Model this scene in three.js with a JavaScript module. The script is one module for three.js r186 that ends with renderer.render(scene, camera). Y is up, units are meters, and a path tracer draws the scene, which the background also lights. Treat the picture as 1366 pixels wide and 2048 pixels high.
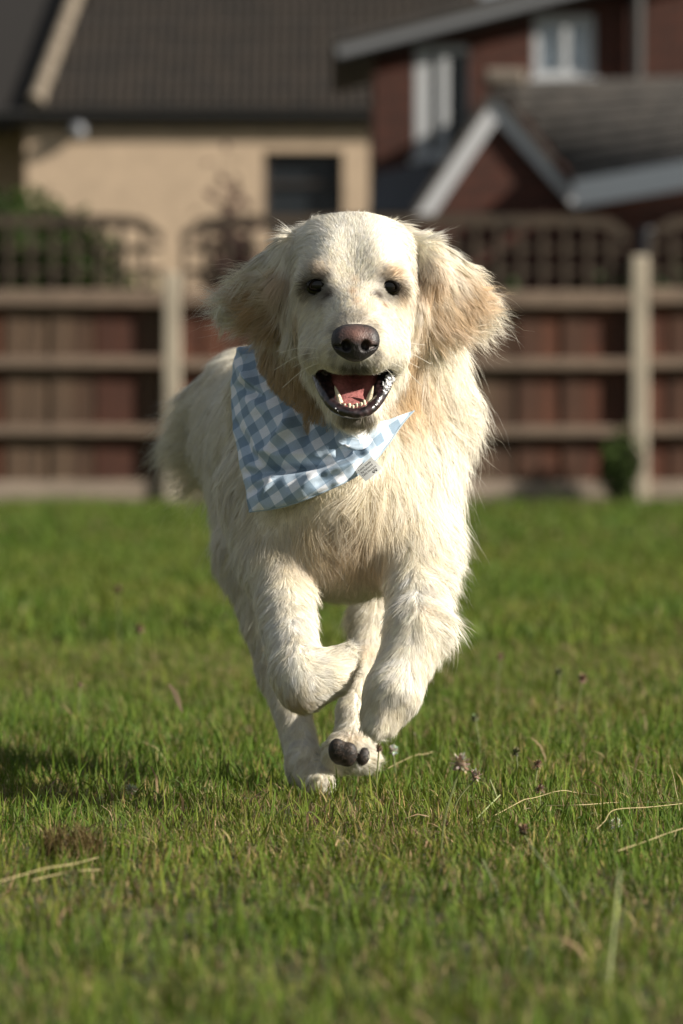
import * as THREE from 'three';
import { ImprovedNoise } from 'three/addons/math/ImprovedNoise.js';
import { mergeGeometries } from 'three/addons/utils/BufferGeometryUtils.js';
import { RoundedBoxGeometry } from 'three/addons/geometries/RoundedBoxGeometry.js';

// ---------------------------------------------------------------- camera, sky, sun, exposure
const scene = new THREE.Scene();
const FOCAL = 7680, EYE = new THREE.Vector3(0, 0.46, 5), PITCH = -Math.atan(140 / FOCAL);
const camera = new THREE.PerspectiveCamera(2 * Math.atan(1024 / FOCAL) * 180 / Math.PI, 683 / 1024, 0.1, 400);
camera.position.copy(EYE); camera.rotation.x = PITCH;
camera.focus = 4.66; camera.userData.fStop = 5.0;
scene.add(camera);

const SKY = 0.31;
const SUN = new THREE.Vector3(0.84, 0.44, 0.30).normalize();
const skyTex = (() => { // hazy summer sky: pale blue above, milky at the horizon, brighter air round the sun
  const W = 512, H = 256, d = new Float32Array(W * H * 4);
  for (let j = 0; j < H; j++) for (let i = 0; i < W; i++) {
    const up = ((j + 0.5) / H - 0.5) * Math.PI, az = ((i + 0.5) / W - 0.5) * 2 * Math.PI, x = Math.cos(az) * Math.cos(up), y = Math.sin(up), z = Math.sin(az) * Math.cos(up);
    const c = x * SUN.x + y * SUN.y + z * SUN.z, h = Math.pow(1 - Math.max(0, y), 2.2), glow = 0.55 * Math.exp((c - 1) * 9) + 0.25 * Math.exp((c - 1) * 2.2), o = (j * W + i) * 4;
    d[o] = 0.36 + 0.34 * h + glow; d[o + 1] = 0.43 + 0.28 * h + glow * 0.92; d[o + 2] = 0.53 + 0.15 * h + glow * 0.78; d[o + 3] = 1;
  }
  const t = new THREE.DataTexture(d, W, H, THREE.RGBAFormat, THREE.FloatType); t.mapping = THREE.EquirectangularReflectionMapping; t.magFilter = THREE.LinearFilter; t.needsUpdate = true; return t;
})();
scene.background = skyTex; scene.environment = skyTex; scene.environmentIntensity = scene.backgroundIntensity = SKY;
const sun = new THREE.DirectionalLight(new THREE.Color(1.0, 0.925, 0.81), 4.9);
sun.name = 'sun'; sun.position.copy(SUN).multiplyScalar(60); sun.target.position.set(0, 0, 0);
sun.castShadow = true; sun.shadow.radius = 1.5; sun.shadow.mapSize.set(4096, 4096);
Object.assign(sun.shadow.camera, { left: -25, right: 25, top: 25, bottom: -25, near: 1, far: 160 });
scene.add(sun, sun.target);
const renderer = new THREE.WebGLRenderer({ antialias: true });
renderer.toneMapping = THREE.LinearToneMapping; renderer.toneMappingExposure = 1.72;
renderer.shadowMap.enabled = true;

// ---------------------------------------------------------------- helpers
const V = (x, y, z) => new THREE.Vector3(x, y, z);
const clamp = THREE.MathUtils.clamp, lerp = THREE.MathUtils.lerp;
const sstep = (a, b, x) => { const t = clamp((x - a) / (b - a), 0, 1); return t * t * (3 - 2 * t); };
function rng(seed) { let s = seed >>> 0; return () => { s = (s + 0x6d2b79f5) | 0; let t = Math.imul(s ^ (s >>> 15), 1 | s); t = (t + Math.imul(t ^ (t >>> 7), 61 | t)) ^ t; return ((t ^ (t >>> 14)) >>> 0) / 4294967296; }; }
const PN = new ImprovedNoise();
const noise = (x, y, z = 0) => PN.noise(x, y, z);
const fbm = (x, y, z = 0, o = 4) => { let s = 0, a = 0.5; for (let i = 0; i < o; i++) { s += a * PN.noise(x, y, z); x *= 2.03; y *= 2.03; z *= 2.03; a *= 0.5; } return s; };
const cP = Math.cos(PITCH), sP = Math.sin(PITCH);
// a point measured on the photograph (its own pixels), taken to its place at depth z
function ray(px, py) { const x = (px - 683) / FOCAL, y = -(py - 1024) / FOCAL; return V(x, y * cP + sP, -cP + y * sP); }
function at(px, py, z) { const d = ray(px, py); return V(EYE.x + d.x * (z - EYE.z) / d.z, EYE.y + d.y * (z - EYE.z) / d.z, z); }
const used = {};
function numbered(n) { used[n] = (used[n] || 0) + 1; return used[n] === 1 ? n : n + '_' + String(used[n] - 1).padStart(3, '0'); }
function tag(o, label, category, group, kind) { if (label) o.userData.label = label; if (category) o.userData.category = category; if (group) o.userData.group = group; if (kind) o.userData.kind = kind; return o; }
function thing(name, label, category, pos = [0, 0, 0], group) { const o = new THREE.Group(); o.name = numbered(name); o.position.set(...pos); scene.add(o); return tag(o, label, category, group); }
function part(name, geo, mat, parent) { const m = new THREE.Mesh(geo, mat); m.name = name; m.castShadow = m.receiveShadow = true; parent.add(m); return m; }
const lin = (r, g, b) => new THREE.Color().setRGB(r, g, b);
const std = (color, roughness = 0.8, o = {}) => new THREE.MeshStandardMaterial({ color, roughness, ...o });
function dataTex(n, f, srgb = true, m = n) {
  const d = new Uint8Array(n * m * 4);
  for (let j = 0; j < m; j++) for (let i = 0; i < n; i++) { const c = f(i / n, j / m, i, j); const o = (j * n + i) * 4; for (let k = 0; k < 3; k++) d[o + k] = clamp(Math.round(c[k] * 255), 0, 255); d[o + 3] = 255; }
  const t = new THREE.DataTexture(d, n, m); t.wrapS = t.wrapT = THREE.RepeatWrapping; t.magFilter = THREE.LinearFilter; if (srgb) t.colorSpace = THREE.SRGBColorSpace; t.needsUpdate = true; return t;
}
const tileNoise = (u, v, f, o = 4, s = 0) => { const a = 2 * Math.PI, R = f / a; let r = 0, am = 0.5, k = 1; for (let i = 0; i < o; i++) { const cu = Math.cos(u * a), su = Math.sin(u * a), cv = Math.cos(v * a), sv = Math.sin(v * a); r += am * (PN.noise(cu * R * k + s, su * R * k, cv * R * k + 7.3) + PN.noise(su * R * k + 3.1, sv * R * k + s, cu * R * k + cv * R * k)) * 0.7; k *= 2; am *= 0.5; } return r; };
const mix3 = (a, b, t) => [lerp(a[0], b[0], t), lerp(a[1], b[1], t), lerp(a[2], b[2], t)];
// ---------------------------------------------------------------- ground
{
  const t = dataTex(512, (u, v) => { const a = tileNoise(u, v, 7, 5), b = tileNoise(u, v, 40, 3, 9), g = 0.5 + a * 0.9; const k = 1 + b * 0.9; return [lerp(0.29, 0.21, g) * k, lerp(0.26, 0.27, g) * k, lerp(0.13, 0.07, g) * k]; });
  t.repeat.set(400, 400);
  const bt = dataTex(256, (u, v) => { const b = 0.5 + tileNoise(u, v, 30, 4, 4); return [b, b, b]; }, false); bt.repeat.set(400, 400);
  const g = new THREE.PlaneGeometry(360, 360); g.rotateX(-Math.PI / 2);
  const m = part('ground', g, std(0xffffff, 1, { map: t, bumpMap: bt, bumpScale: 0.012 }), scene); tag(m, 'bare earth and thatch under the mown lawn', 'ground', null, 'structure');
}
// ---------------------------------------------------------------- lawn
const grassMat = new THREE.MeshPhysicalMaterial({ color: 0xffffff, vertexColors: true, roughness: 0.82, specularIntensity: 0.35, transmission: 0.4, thickness: 0, side: THREE.DoubleSide });
function bladeInto(out, x, z, h, w, ang, bend, tint, seg = 4) {
  const dx = Math.cos(ang), dz = Math.sin(ang), sx = -dz, sz = dx, base = out.p.length / 3; let px = x, py = -0.004, pz = z, th = 0.12;
  for (let i = 0; i <= seg; i++) {
    const t = i / seg, ww = w * 0.5 * (t < 0.35 ? 1 : 1 - Math.pow((t - 0.35) / 0.65, 1.6));
    if (i < seg) { out.p.push(px - sx * ww, py, pz - sz * ww, px + sx * ww, py, pz + sz * ww); out.c.push(...tint, ...tint); } else { out.p.push(px, py, pz); out.c.push(...tint); }
    const st = h / seg; px += dx * Math.sin(th) * st; pz += dz * Math.sin(th) * st; py += Math.cos(th) * st; th += bend / seg * (0.6 + t);
  }
  for (let i = 0; i < seg; i++) { const a = base + i * 2; if (i < seg - 1) out.i.push(a, a + 1, a + 2, a + 1, a + 3, a + 2); else out.i.push(a, a + 1, a + 2); }
}
function geoOf(out) { const g = new THREE.BufferGeometry(); g.setAttribute('position', new THREE.Float32BufferAttribute(out.p, 3)); if (out.c.length) g.setAttribute('color', new THREE.Float32BufferAttribute(out.c, 3)); if (out.uv) g.setAttribute('uv', new THREE.Float32BufferAttribute(out.uv, 2)); g.setIndex(out.i); g.computeVertexNormals(); return g; }
const newOut = () => ({ p: [], c: [], i: [] });
const GREEN = [0.092, 0.150, 0.012], LUSH = [0.064, 0.128, 0.009], YEL = [0.175, 0.19, 0.024], STRAW = [0.33, 0.27, 0.115], BROWN = [0.15, 0.105, 0.055];
function clump(seed, n, spread, h0, h1, w0, w1, dry, flat = 0) {
  const r = rng(seed), out = newOut();
  for (let i = 0; i < n; i++) {
    const a = r() * 6.28, d = Math.sqrt(r()) * spread, u = r(), isDry = r() < dry;
    let c = isDry ? mix3(STRAW, BROWN, r()) : mix3(u < 0.5 ? GREEN : LUSH, YEL, r() * r() * 0.8);
    const k = 0.75 + r() * 0.5; c = c.map((x) => x * k);
    const h = lerp(h0, h1, r() * r()) * (isDry ? 0.8 : 1);
    bladeInto(out, Math.cos(a) * d, Math.sin(a) * d, h, lerp(w0, w1, r()), r() * 6.28, (flat ? 1.5 : 0.1) + Math.pow(r(), 1.4) * (flat ? 1 : 2.6), c, 4);
  }
  return geoOf(out);
}
{
  const lawn = new THREE.Group(); lawn.name = 'lawn_grass'; scene.add(lawn); tag(lawn, 'short green lawn grass with dry straw covering the whole ground', 'grass', null, 'stuff');
  const r = rng(77), M = new THREE.Matrix4(), Q = new THREE.Quaternion(), E = new THREE.Euler(), S = V(1, 1, 1), P = V(0, 0, 0), C = new THREE.Color();
  function sow(variants, z0, z1, density, hs, scaleFn, tintFn, keep) {
    const spots = variants.map(() => []);
    const step = 0.25;
    for (let z = z0; z < z1; z += step) {
      const d = 5 - z, inner = 0.135 * d + 0.3, half = inner + 0.5 + Math.max(0, 0.22 * (d - 3)), n = Math.round(density * step * half * 2);
      for (let i = 0; i < n; i++) { const x = (r() * 2 - 1) * half, zz = z + r() * step; if (Math.abs(x) > inner && r() > 0.6) continue; if (keep && !keep(x, zz, r)) continue; spots[Math.floor(r() * variants.length)].push([x, zz]); }
    }
    variants.forEach((g, k) => {
      const im = new THREE.InstancedMesh(g, grassMat, spots[k].length); im.name = 'grass_blades'; im.userData.kind = 'stuff';
      spots[k].forEach(([x, z], i) => {
        E.set((r() - 0.5) * 0.9, r() * 6.28, (r() - 0.5) * 0.9); Q.setFromEuler(E); const s = scaleFn(x, z, r); S.set(hs * lerp(0.8, 1.2, r()), s, hs * lerp(0.8, 1.2, r())); P.set(x, 0, z);
        im.setMatrixAt(i, M.compose(P, Q, S)); im.setColorAt(i, tintFn(x, z, r, C));
      });
      lawn.add(im);
    });
  }
  const lush = (x, z) => 0.5 + fbm(x * 2.3 + 3, z * 1.4 + 5, 0.5, 4) * 2.0 - 0.55 * Math.exp(-Math.pow((z - 0.22) / 0.16, 2)) + 0.25 * sstep(0.5, 1.6, z);
  const tint = (x, z, r, C) => { const l = clamp(lush(x, z), 0, 1), k = 0.85 + r() * 0.35; return C.setRGB(lerp(1.5, 0.98, l) * k, lerp(1.16, 1.06, l) * k, lerp(1.6, 1.1, l) * k); };
  const tall = (x, z, r) => lerp(0.62, 1.15, clamp(lush(x, z), 0, 1)) * lerp(0.75, 1.2, r());
  const fine = [0, 1, 2, 3, 4, 5].map((k) => clump(100 + k, 14, 0.035, 0.018, 0.062, 0.0011, 0.0029, 0.15));
  const turf = [0, 1, 2, 3].map((k) => clump(150 + k, 16, 0.03, 0.012, 0.042, 0.0007, 0.0016, 0.22));
  const spikes = [0, 1, 2, 3].map((k) => clump(200 + k, 3, 0.02, 0.05, 0.105, 0.0018, 0.0036, 0.06));
  const thatch = [0, 1, 2].map((k) => clump(300 + k, 14, 0.05, 0.02, 0.065, 0.0008, 0.0018, 0.85, 1));
  sow(fine, -3.5, 2.4, 950, 1, tall, tint);
  sow(turf, -1.5, 1.0, 1100, 1, (x, z, r) => lerp(0.8, 1.2, r()), (x, z, r, C) => { const k = 0.9 + r() * 0.6; return C.setRGB(1.2 * k, 1.12 * k, 0.9 * k); });
  sow(spikes, -3.5, 2.4, 90, 1, (x, z, r) => lerp(0.6, 1.1, r()), tint, (x, z, r) => r() < 0.25 + lush(x, z) * 0.9);
  sow(thatch, -3.5, 2.4, 620, 1, () => 0.7, (x, z, r, C) => C.setRGB(1, 1, 1).multiplyScalar(0.6 + r() * 0.8), (x, z, r) => r() < 1.15 - lush(x, z));
  const mid = [0, 1, 2, 3].map((k) => clump(400 + k, 14, 0.06, 0.03, 0.075, 0.003, 0.006, 0.1));
  sow(mid, -11, -3.5, 420, 1.2, tall, tint);
  sow(thatch, -11, -3.5, 60, 1.4, () => 0.9, (x, z, r, C) => C.setRGB(1, 1, 1).multiplyScalar(0.8 + r() * 0.5), (x, z, r) => r() < 1.0 - lush(x, z));
  const far = [0, 1, 2].map((k) => clump(500 + k, 16, 0.09, 0.035, 0.085, 0.005, 0.01, 0.1));
  sow(far, -21.2, -11, 260, 1.4, tall, tint);
}
// ---------------------------------------------------------------- garden fence
const ZF = -21;
const woodTex = (seed, base, vary) => dataTex(256, (u, v) => { const g = tileNoise(u, v * 0.999, 24, 3, seed) * 0.35 + Math.sin((u * 9 + tileNoise(u, v, 3, 2, seed + 2) * 1.5) * 6.28) * 0.06 + tileNoise(u, v, 5, 3, seed + 5) * vary; const k = 1 + g; return base.map((x) => x * k); });
{
  const fence = thing('garden_fence', 'weathered brown board fence with concrete posts and trellis top behind the lawn', 'fence', [0, 0, ZF]);
  const boardMats = [[0.30, 0.165, 0.105], [0.27, 0.17, 0.115], [0.32, 0.185, 0.12], [0.28, 0.20, 0.145], [0.33, 0.26, 0.20], [0.26, 0.14, 0.09]].map((c, k) => std(0xffffff, 0.85, { map: woodTex(k * 3 + 1, c, 0.5) }));
  const railMat = std(0xffffff, 0.9, { map: woodTex(31, [0.455, 0.39, 0.335], 0.4) }), slatMat = std(0xffffff, 0.9, { map: woodTex(37, [0.245, 0.205, 0.165], 0.4) });
  const concTex = (seed, c) => dataTex(256, (u, v) => { const k = 1 + tileNoise(u, v, 6, 5, seed) * 0.4 + tileNoise(u, v, 60, 2, seed) * 0.25; return c.map((x) => x * k); });
  const concMat = std(0xffffff, 0.9, { map: concTex(4, [0.63, 0.59, 0.525]) }), gravelMat = std(0xffffff, 0.9, { map: concTex(8, [0.55, 0.495, 0.44]) });
  const r = rng(5), boardW = 0.145, boardGeos = [0, 1, 2].map((k) => { const g = new RoundedBoxGeometry(boardW + 0.012, 1.26, 0.016, 1, 0.004); return g; });
  const postGeo = new RoundedBoxGeometry(0.115, 1, 0.11, 1, 0.012), bay = 3.16, x0 = -1.145;
  for (let b = -6; b <= 5; b++) {
    const px = x0 + b * bay + bay, h = 1.60 + (b === 0 ? 0.12 : 0), p = part('post', postGeo, concMat, fence); p.scale.y = h; p.position.set(px, h / 2, 0.02);
  }
  for (let b = -6; b < 5; b++) {
    const xa = x0 + (b + 1) * bay + 0.058, xb = xa + bay - 0.116, w = xb - xa, panel = new THREE.Group(); panel.name = 'fence_panel'; fence.add(panel);
    const gb = part('gravel_board', new RoundedBoxGeometry(w, 0.20, 0.05, 1, 0.006), gravelMat, fence); gb.position.set((xa + xb) / 2, 0.10, 0);
    const n = Math.floor(w / boardW);
    for (let i = 0; i < n; i++) {
      const m = part('board', boardGeos[i % 3], boardMats[Math.floor(r() * boardMats.length)], panel);
      m.position.set(xa + (i + 0.5) * w / n, 0.83 + (r() - 0.5) * 0.012, -0.012 + (i % 2) * 0.006 + r() * 0.004); m.rotation.y = 0.05 + (r() - 0.5) * 0.04; m.rotation.z = (r() - 0.5) * 0.008;
    }
    for (const [y, hh] of [[1.435, 0.11], [0.995, 0.075], [0.54, 0.075]]) { const m = part('rail', new RoundedBoxGeometry(w, hh, 0.06, 1, 0.012), railMat, panel); m.position.set((xa + xb) / 2, y + (r() - 0.5) * 0.02, 0.042); m.rotation.z = (r() - 0.5) * 0.006; }
    const trellis = new THREE.Group(); trellis.name = 'trellis'; fence.add(trellis);
    const top = (x) => 1.80 + 0.17 * Math.pow(Math.max(0, 1 - Math.pow(Math.abs((x - (xa + xb) / 2) / (w / 2)), 14)), 0.5);
    for (let x = xa + 0.02; x < xb; x += 0.152) { const t = top(x), m = part('slat', new THREE.BoxGeometry(0.036, t - 1.47, 0.016), slatMat, trellis); m.position.set(x, (t + 1.47) / 2, 0.012); }
    for (const y of [1.62, 1.77]) { const m = part('slat', new THREE.BoxGeometry(w - 0.02, 0.034, 0.014), slatMat, trellis); m.position.set((xa + xb) / 2, y, -0.004); }
    const pts = []; for (let k = 0; k <= 24; k++) { const x = xa + 0.012 + (w - 0.024) * k / 24; pts.push(new THREE.Vector2(x, top(x) - 0.05)); }
    for (let k = 24; k >= 0; k--) pts.push(new THREE.Vector2(pts[k].x, pts[k].y + 0.075));
    const cap = part('top_rail', new THREE.ExtrudeGeometry(new THREE.Shape(pts), { depth: 0.05, bevelEnabled: false }), slatMat, trellis); cap.position.z = -0.024;
  }
}
// ---------------------------------------------------------------- plants beyond and along the fence
const leafMat = new THREE.MeshPhysicalMaterial({ color: 0xffffff, roughness: 0.75, specularIntensity: 0.3, transmission: 0.25, thickness: 0, side: THREE.DoubleSide, vertexColors: true });
function shrub(name, label, cx, cz, y0, rx, ry, rz, nLeaf, size, col, group, seed) {
  const o = thing(name, label, 'shrub', [cx, 0, cz], group), r = rng(seed), out = newOut();
  const lobes = []; for (let k = 0; k < 9; k++) { const a = r() * 6.28, e = r() * 2 - 0.7; lobes.push([Math.cos(a) * rx * 0.55 * Math.sqrt(r()), y0 + ry * (0.9 + e * 0.5), Math.sin(a) * rz * 0.5, 0.35 + r() * 0.3]); }
  for (let i = 0; i < nLeaf; i++) {
    const L = lobes[i % lobes.length], u = r() * 2 - 1, a = r() * 6.28, q = Math.sqrt(1 - u * u), d = Math.pow(r(), 0.45) * L[3] * (0.85 + r() * 0.3);
    const x = L[0] + q * Math.cos(a) * d * rx * 1.3, y = L[1] + u * d * ry * 1.5, z = L[2] + q * Math.sin(a) * d * rz * 1.3; if (y < 0.01) continue;
    const s = size * (0.6 + r() * 0.8), A = V(r() - 0.5, r() - 0.5, r() - 0.5).normalize(), B = V(r() - 0.5, r() - 0.5, r() - 0.5).cross(A).normalize(), b = out.p.length / 3, k = 0.6 + r() * 0.8, c = mix3(col[0], col[1], r()).map((v) => v * k);
    for (const [p, q2] of [[-1, 0], [0, -0.45], [1, 0], [0, 0.45]]) { out.p.push(x + (A.x * p + B.x * q2) * s, y + (A.y * p + B.y * q2) * s + (p === 0 ? s * 0.12 : 0), z + (A.z * p + B.z * q2) * s); out.c.push(...c); }
    out.i.push(b, b + 1, b + 2, b, b + 2, b + 3);
  }
  part('crown', geoOf(out), leafMat, o);
  const stems = newOut(); void stems;
  const tg = []; for (let k = 0; k < 5; k++) { const L = lobes[k]; const cv = new THREE.CatmullRomCurve3([V((r() - 0.5) * rx * 0.2, 0, (r() - 0.5) * rz * 0.2), V(L[0] * 0.4, L[1] * 0.5, L[2] * 0.4), V(L[0], L[1], L[2])]); tg.push(new THREE.TubeGeometry(cv, 6, Math.min(0.03, 0.012 + ry * 0.02), 5)); }
  part('trunk', mergeGeometries(tg), std(lin(0.10, 0.07, 0.045), 0.9), o);
  return o;
}
{
  const dk = [[0.012, 0.022, 0.008], [0.03, 0.05, 0.014]], md = [[0.014, 0.028, 0.004], [0.040, 0.066, 0.008]];
  shrub('hedge_shrub', 'broad dark green shrub rising above the trellis before the cream bungalow', -2.15, -21.65, 0.62, 1.15, 0.74, 0.55, 17000, 0.055, md, null, 11);
  shrub('hedge_shrub', 'dark green shrub whose edge stands beside the broad shrub behind the fence', -3.9, -21.75, 0.5, 1.1, 0.8, 0.6, 5000, 0.075, md, null, 12);
  shrub('red_leaved_shrub', 'low purple leaved shrub poking above the trellis before the dark bungalow window', -0.72, -23.1, 0.35, 0.32, 0.95, 0.3, 2200, 0.05, [[0.035, 0.014, 0.016], [0.075, 0.035, 0.03]], null, 13);
  for (const [k, x, h, where] of [[0, 0.4, 0.8, 'beside the low grey lean-to roof'], [1, 1.5, 0.74, 'under the porch gable'], [2, 2.6, 0.76, 'under the pale fascia board'], [3, 3.7, 0.8, 'beyond the tall concrete post']]) shrub('garden_shrub', 'very dark shrub seen through the trellis ' + where, x, -24.2, 0.15, 0.85, h, 0.6, 2600, 0.07, dk, 'dark shrubs behind the trellis', 20 + k);
  shrub('fence_weed', 'leafy green weed growing against the fence foot beside the concrete post', 1.86, -20.72, 0.0, 0.16, 0.26, 0.14, 900, 0.032, md, null, 31);
}
// ---------------------------------------------------------------- houses
const brickTex = (() => dataTex(512, (u, v) => {
  const rows = 16, row = Math.floor(v * rows), fx = u * 5 + (row % 2) * 0.5, col = Math.floor(fx), lx = fx - col, ly = v * rows - row, m = lx < 0.045 || ly < 0.14;
  const h = Math.abs(Math.sin((row * 12.9 + (col % 5) * 78.2) * 43.7)) % 1, n = 1 + tileNoise(u, v, 30, 3, 2) * 0.4;
  const b = mix3([0.31, 0.155, 0.105], [0.225, 0.108, 0.075], h); return (m ? [0.26, 0.20, 0.165] : b).map((x) => x * n);
}))();
const brickMat = () => { const t = brickTex.clone(); t.needsUpdate = true; return std(0xffffff, 0.9, { map: t }); };
// a flat wall or roof sheet through four corners, with real thickness, uv in metres
function slab(corners, thick, uvScale = [1, 1]) {
  const [a, b, c, d] = corners, n = b.clone().sub(a).cross(d.clone().sub(a)).normalize(), out = { p: [], c: [], i: [], uv: [] }, X = b.clone().sub(a).normalize(), Y = n.clone().cross(X);
  const face = (q, flip) => { const o = out.p.length / 3; q.forEach((v) => { out.p.push(v.x, v.y, v.z); out.uv.push(v.clone().sub(a).dot(X) * uvScale[0], v.clone().sub(a).dot(Y) * uvScale[1]); }); out.i.push(...(flip ? [o, o + 2, o + 1, o, o + 3, o + 2] : [o, o + 1, o + 2, o, o + 2, o + 3])); };
  const bk = corners.map((v) => v.clone().addScaledVector(n, -thick)); face(corners); face(bk, true);
  for (let k = 0; k < 4; k++) { const e = (k + 1) % 4; face([corners[k], bk[k], bk[e], corners[e]]); }
  return geoOf(out);
}
function bar(a, b, w, t, nrm = V(0, 0, 1)) { const d = b.clone().sub(a), L = d.length(); d.normalize(); const y = nrm.clone().cross(d).normalize(), g = new RoundedBoxGeometry(L, w, t, 1, Math.min(w, t) * 0.12), m = new THREE.Matrix4().makeBasis(d, y, nrm.clone().normalize()); m.setPosition(a.clone().add(b).multiplyScalar(0.5)); g.applyMatrix4(m); return g; }
const upvc = std(lin(0.42, 0.435, 0.45), 0.45), glassMat = new THREE.MeshPhysicalMaterial({ color: lin(0.02, 0.024, 0.028), roughness: 0.06, specularIntensity: 0.55 }), dark = std(lin(0.018, 0.017, 0.016), 0.6);
function tileGrid(roof, A, B, C, D, cols, rows, mats, seed, keep) { // A,B eave left/right, D,C ridge left/right; every tile its own piece
  const r = rng(seed), n = B.clone().sub(A).cross(D.clone().sub(A)).normalize(), eave = B.clone().sub(A), up = D.clone().sub(A), tw = eave.length() / cols, th = up.length() / rows;
  const sh = new THREE.Shape(); sh.moveTo(-tw / 2, 0); for (let k = 0; k <= 12; k++) sh.lineTo(-tw / 2 + tw * k / 12, 0.018 + 0.026 * Math.pow(Math.sin(2 * Math.PI * k / 12), 2)); sh.lineTo(tw / 2, 0);
  const g = new THREE.ExtrudeGeometry(sh, { depth: th * 1.12, bevelEnabled: false }); // x across, y out, z along slope
  const ux = eave.clone().normalize(), uz = up.clone().normalize().negate(), uy = uz.clone().cross(ux).normalize(), tilt = new THREE.Matrix4().makeBasis(ux, uy, uz), q = new THREE.Quaternion().setFromRotationMatrix(tilt);
  for (let j = 0; j < rows; j++) for (let i = 0; i < cols; i++) {
    const fx = (i + 0.5) / cols, p = A.clone().addScaledVector(eave, fx).addScaledVector(up, (j + 1) / rows); if (keep && !keep(p)) continue;
    const m = part('tile', g, mats[Math.floor(r() * mats.length)], roof); m.position.copy(p).addScaledVector(n, 0.012 + (j % 2) * 0.003); m.quaternion.copy(q); m.rotateX(-0.045);
  }
}
{ // cream bungalow
  const h = thing('rendered_bungalow', 'cream rendered bungalow with brown tiled hipped roof behind the shrubs', 'house', [0, 0, 0]), Z = -37;
  const W = (x, y, z = Z) => at(x, y, z);
  const rt = dataTex(256, (u, v) => { const k = 1 + tileNoise(u, v, 5, 4, 3) * 0.12 + tileNoise(u, v, 70, 2, 8) * 0.12; return [0.73 * k, 0.645 * k, 0.55 * k]; });
  const render = std(0xffffff, 0.95, { map: rt });
  const eL = W(52, 252), eR = W(750, 258), y0 = 0, wl = (p, y) => V(p.x, y, p.z);
  // front wall in pieces round the window opening
  const wx0 = W(527, 300), wx1 = W(686, 300), wt = W(527, 303).y, wb = W(527, 470).y, ytop = eL.y + 0.06;
  const rect = (xa, xb, ya, yb, nm = 'wall') => part(nm, slab([V(xa, ya, Z), V(xb, ya, Z), V(xb, yb, Z), V(xa, yb, Z)], 0.28), render, h);
  rect(eL.x, wx0.x, y0, ytop); rect(wx1.x, eR.x + 1.2, y0, ytop); rect(wx0.x + 0.001, wx1.x - 0.001, wt, ytop - 0.001); rect(wx0.x + 0.001, wx1.x - 0.001, y0, wb);
  // return wall going back at the left corner, and the set-back wing
  part('wall', slab([V(eL.x - 5, y0, Z - 1.2), V(eL.x - 0.002, y0, Z - 1.2), V(eL.x - 0.002, ytop + 0.3, Z - 1.2), V(eL.x - 5, ytop + 0.3, Z - 1.2)], 0.25), render, h);
  part('wall', slab([V(eL.x, y0, Z - 1.2), V(eL.x, y0, Z - 0.003), V(eL.x, ytop, Z - 0.003), V(eL.x, ytop, Z - 1.2)], 0.25), render, h);
  const win = new THREE.Group(); win.name = 'window'; h.add(win);
  part('pane', slab([V(wx0.x + 0.05, wb, Z - 0.14), V(wx1.x - 0.05, wb, Z - 0.14), V(wx1.x - 0.05, wt - 0.05, Z - 0.14), V(wx0.x + 0.05, wt - 0.05, Z - 0.14)], 0.01), glassMat, win);
  const fr = std(lin(0.035, 0.028, 0.024), 0.5), zf = Z - 0.12;
  part('frame', mergeGeometries([bar(V(wx0.x, wt - 0.025, zf), V(wx1.x, wt - 0.025, zf), 0.05, 0.06), bar(V(wx0.x + 0.025, wb, zf), V(wx0.x + 0.025, wt - 0.05, zf), 0.05, 0.06), bar(V(wx1.x - 0.025, wb, zf), V(wx1.x - 0.025, wt - 0.05, zf), 0.05, 0.06), bar(V(wx0.x + 0.05, lerp(wb, wt, 0.62), zf), V(wx1.x - 0.05, lerp(wb, wt, 0.62), zf), 0.05, 0.06)]), fr, win);
  // eaves
  const ex0 = eL.x - 5, ex1 = eR.x + 1.2, ov = 0.10;
  part('fascia', bar(V(ex0, ytop + 0.02, Z + ov), V(ex1, ytop + 0.02, Z + ov), 0.16, 0.03), dark, h);
  part('soffit', bar(V(ex0, ytop - 0.03, Z + ov / 2), V(ex1, ytop - 0.03, Z + ov / 2), 0.03, ov - 0.04), dark, h);
  part('soffit', bar(V(ex0, ytop - 0.034, Z - 0.6), V(eL.x - 0.26, ytop - 0.034, Z - 0.6), 0.03, 1.18), dark, h);
  const gut = new THREE.CylinderGeometry(0.045, 0.045, ex1 - ex0, 10); gut.rotateZ(Math.PI / 2); gut.translate((ex0 + ex1) / 2, ytop + 0.06, Z + ov + 0.05); part('gutter', gut, dark, h);
  // roof: main slope facing the lawn, hip slope turned away at the left
  const roof = new THREE.Group(); roof.name = 'roof'; h.add(roof);
  const A = V(W(70, 225, Z + ov).x, ytop + 0.12, Z + ov + 0.02), B = V(ex1, A.y, A.z), rise = 2.3, run = 2.6;
  const D = V(A.x, A.y + rise, A.z - run), C = V(B.x, D.y, D.z), ridgeHip = V(W(205, -30, D.z).x, D.y, D.z);
  const tt = (k) => { const base = [[0.135, 0.11, 0.085], [0.12, 0.098, 0.076], [0.15, 0.122, 0.095]][k]; return std(0xffffff, 0.9, { map: dataTex(64, (u, v) => { const q = 1 + tileNoise(u, v, 6, 3, k + 2) * 0.5; return base.map((x) => x * q); }) }); };
  const tm = [tt(0), tt(1), tt(2)];
  part('roof_deck', slab([A.clone().add(V(0.05, 0, 0)), B, C, ridgeHip], 0.05), tm[1], roof);
  tileGrid(roof, A.clone().add(V(0.05, 0, 0)), B, C, D.clone().add(V(0.05, 0, 0)), 23, 13, tm, 3, (p) => p.x > lerp(A.x, ridgeHip.x, (p.y - A.y) / rise) + 0.02);
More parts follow.
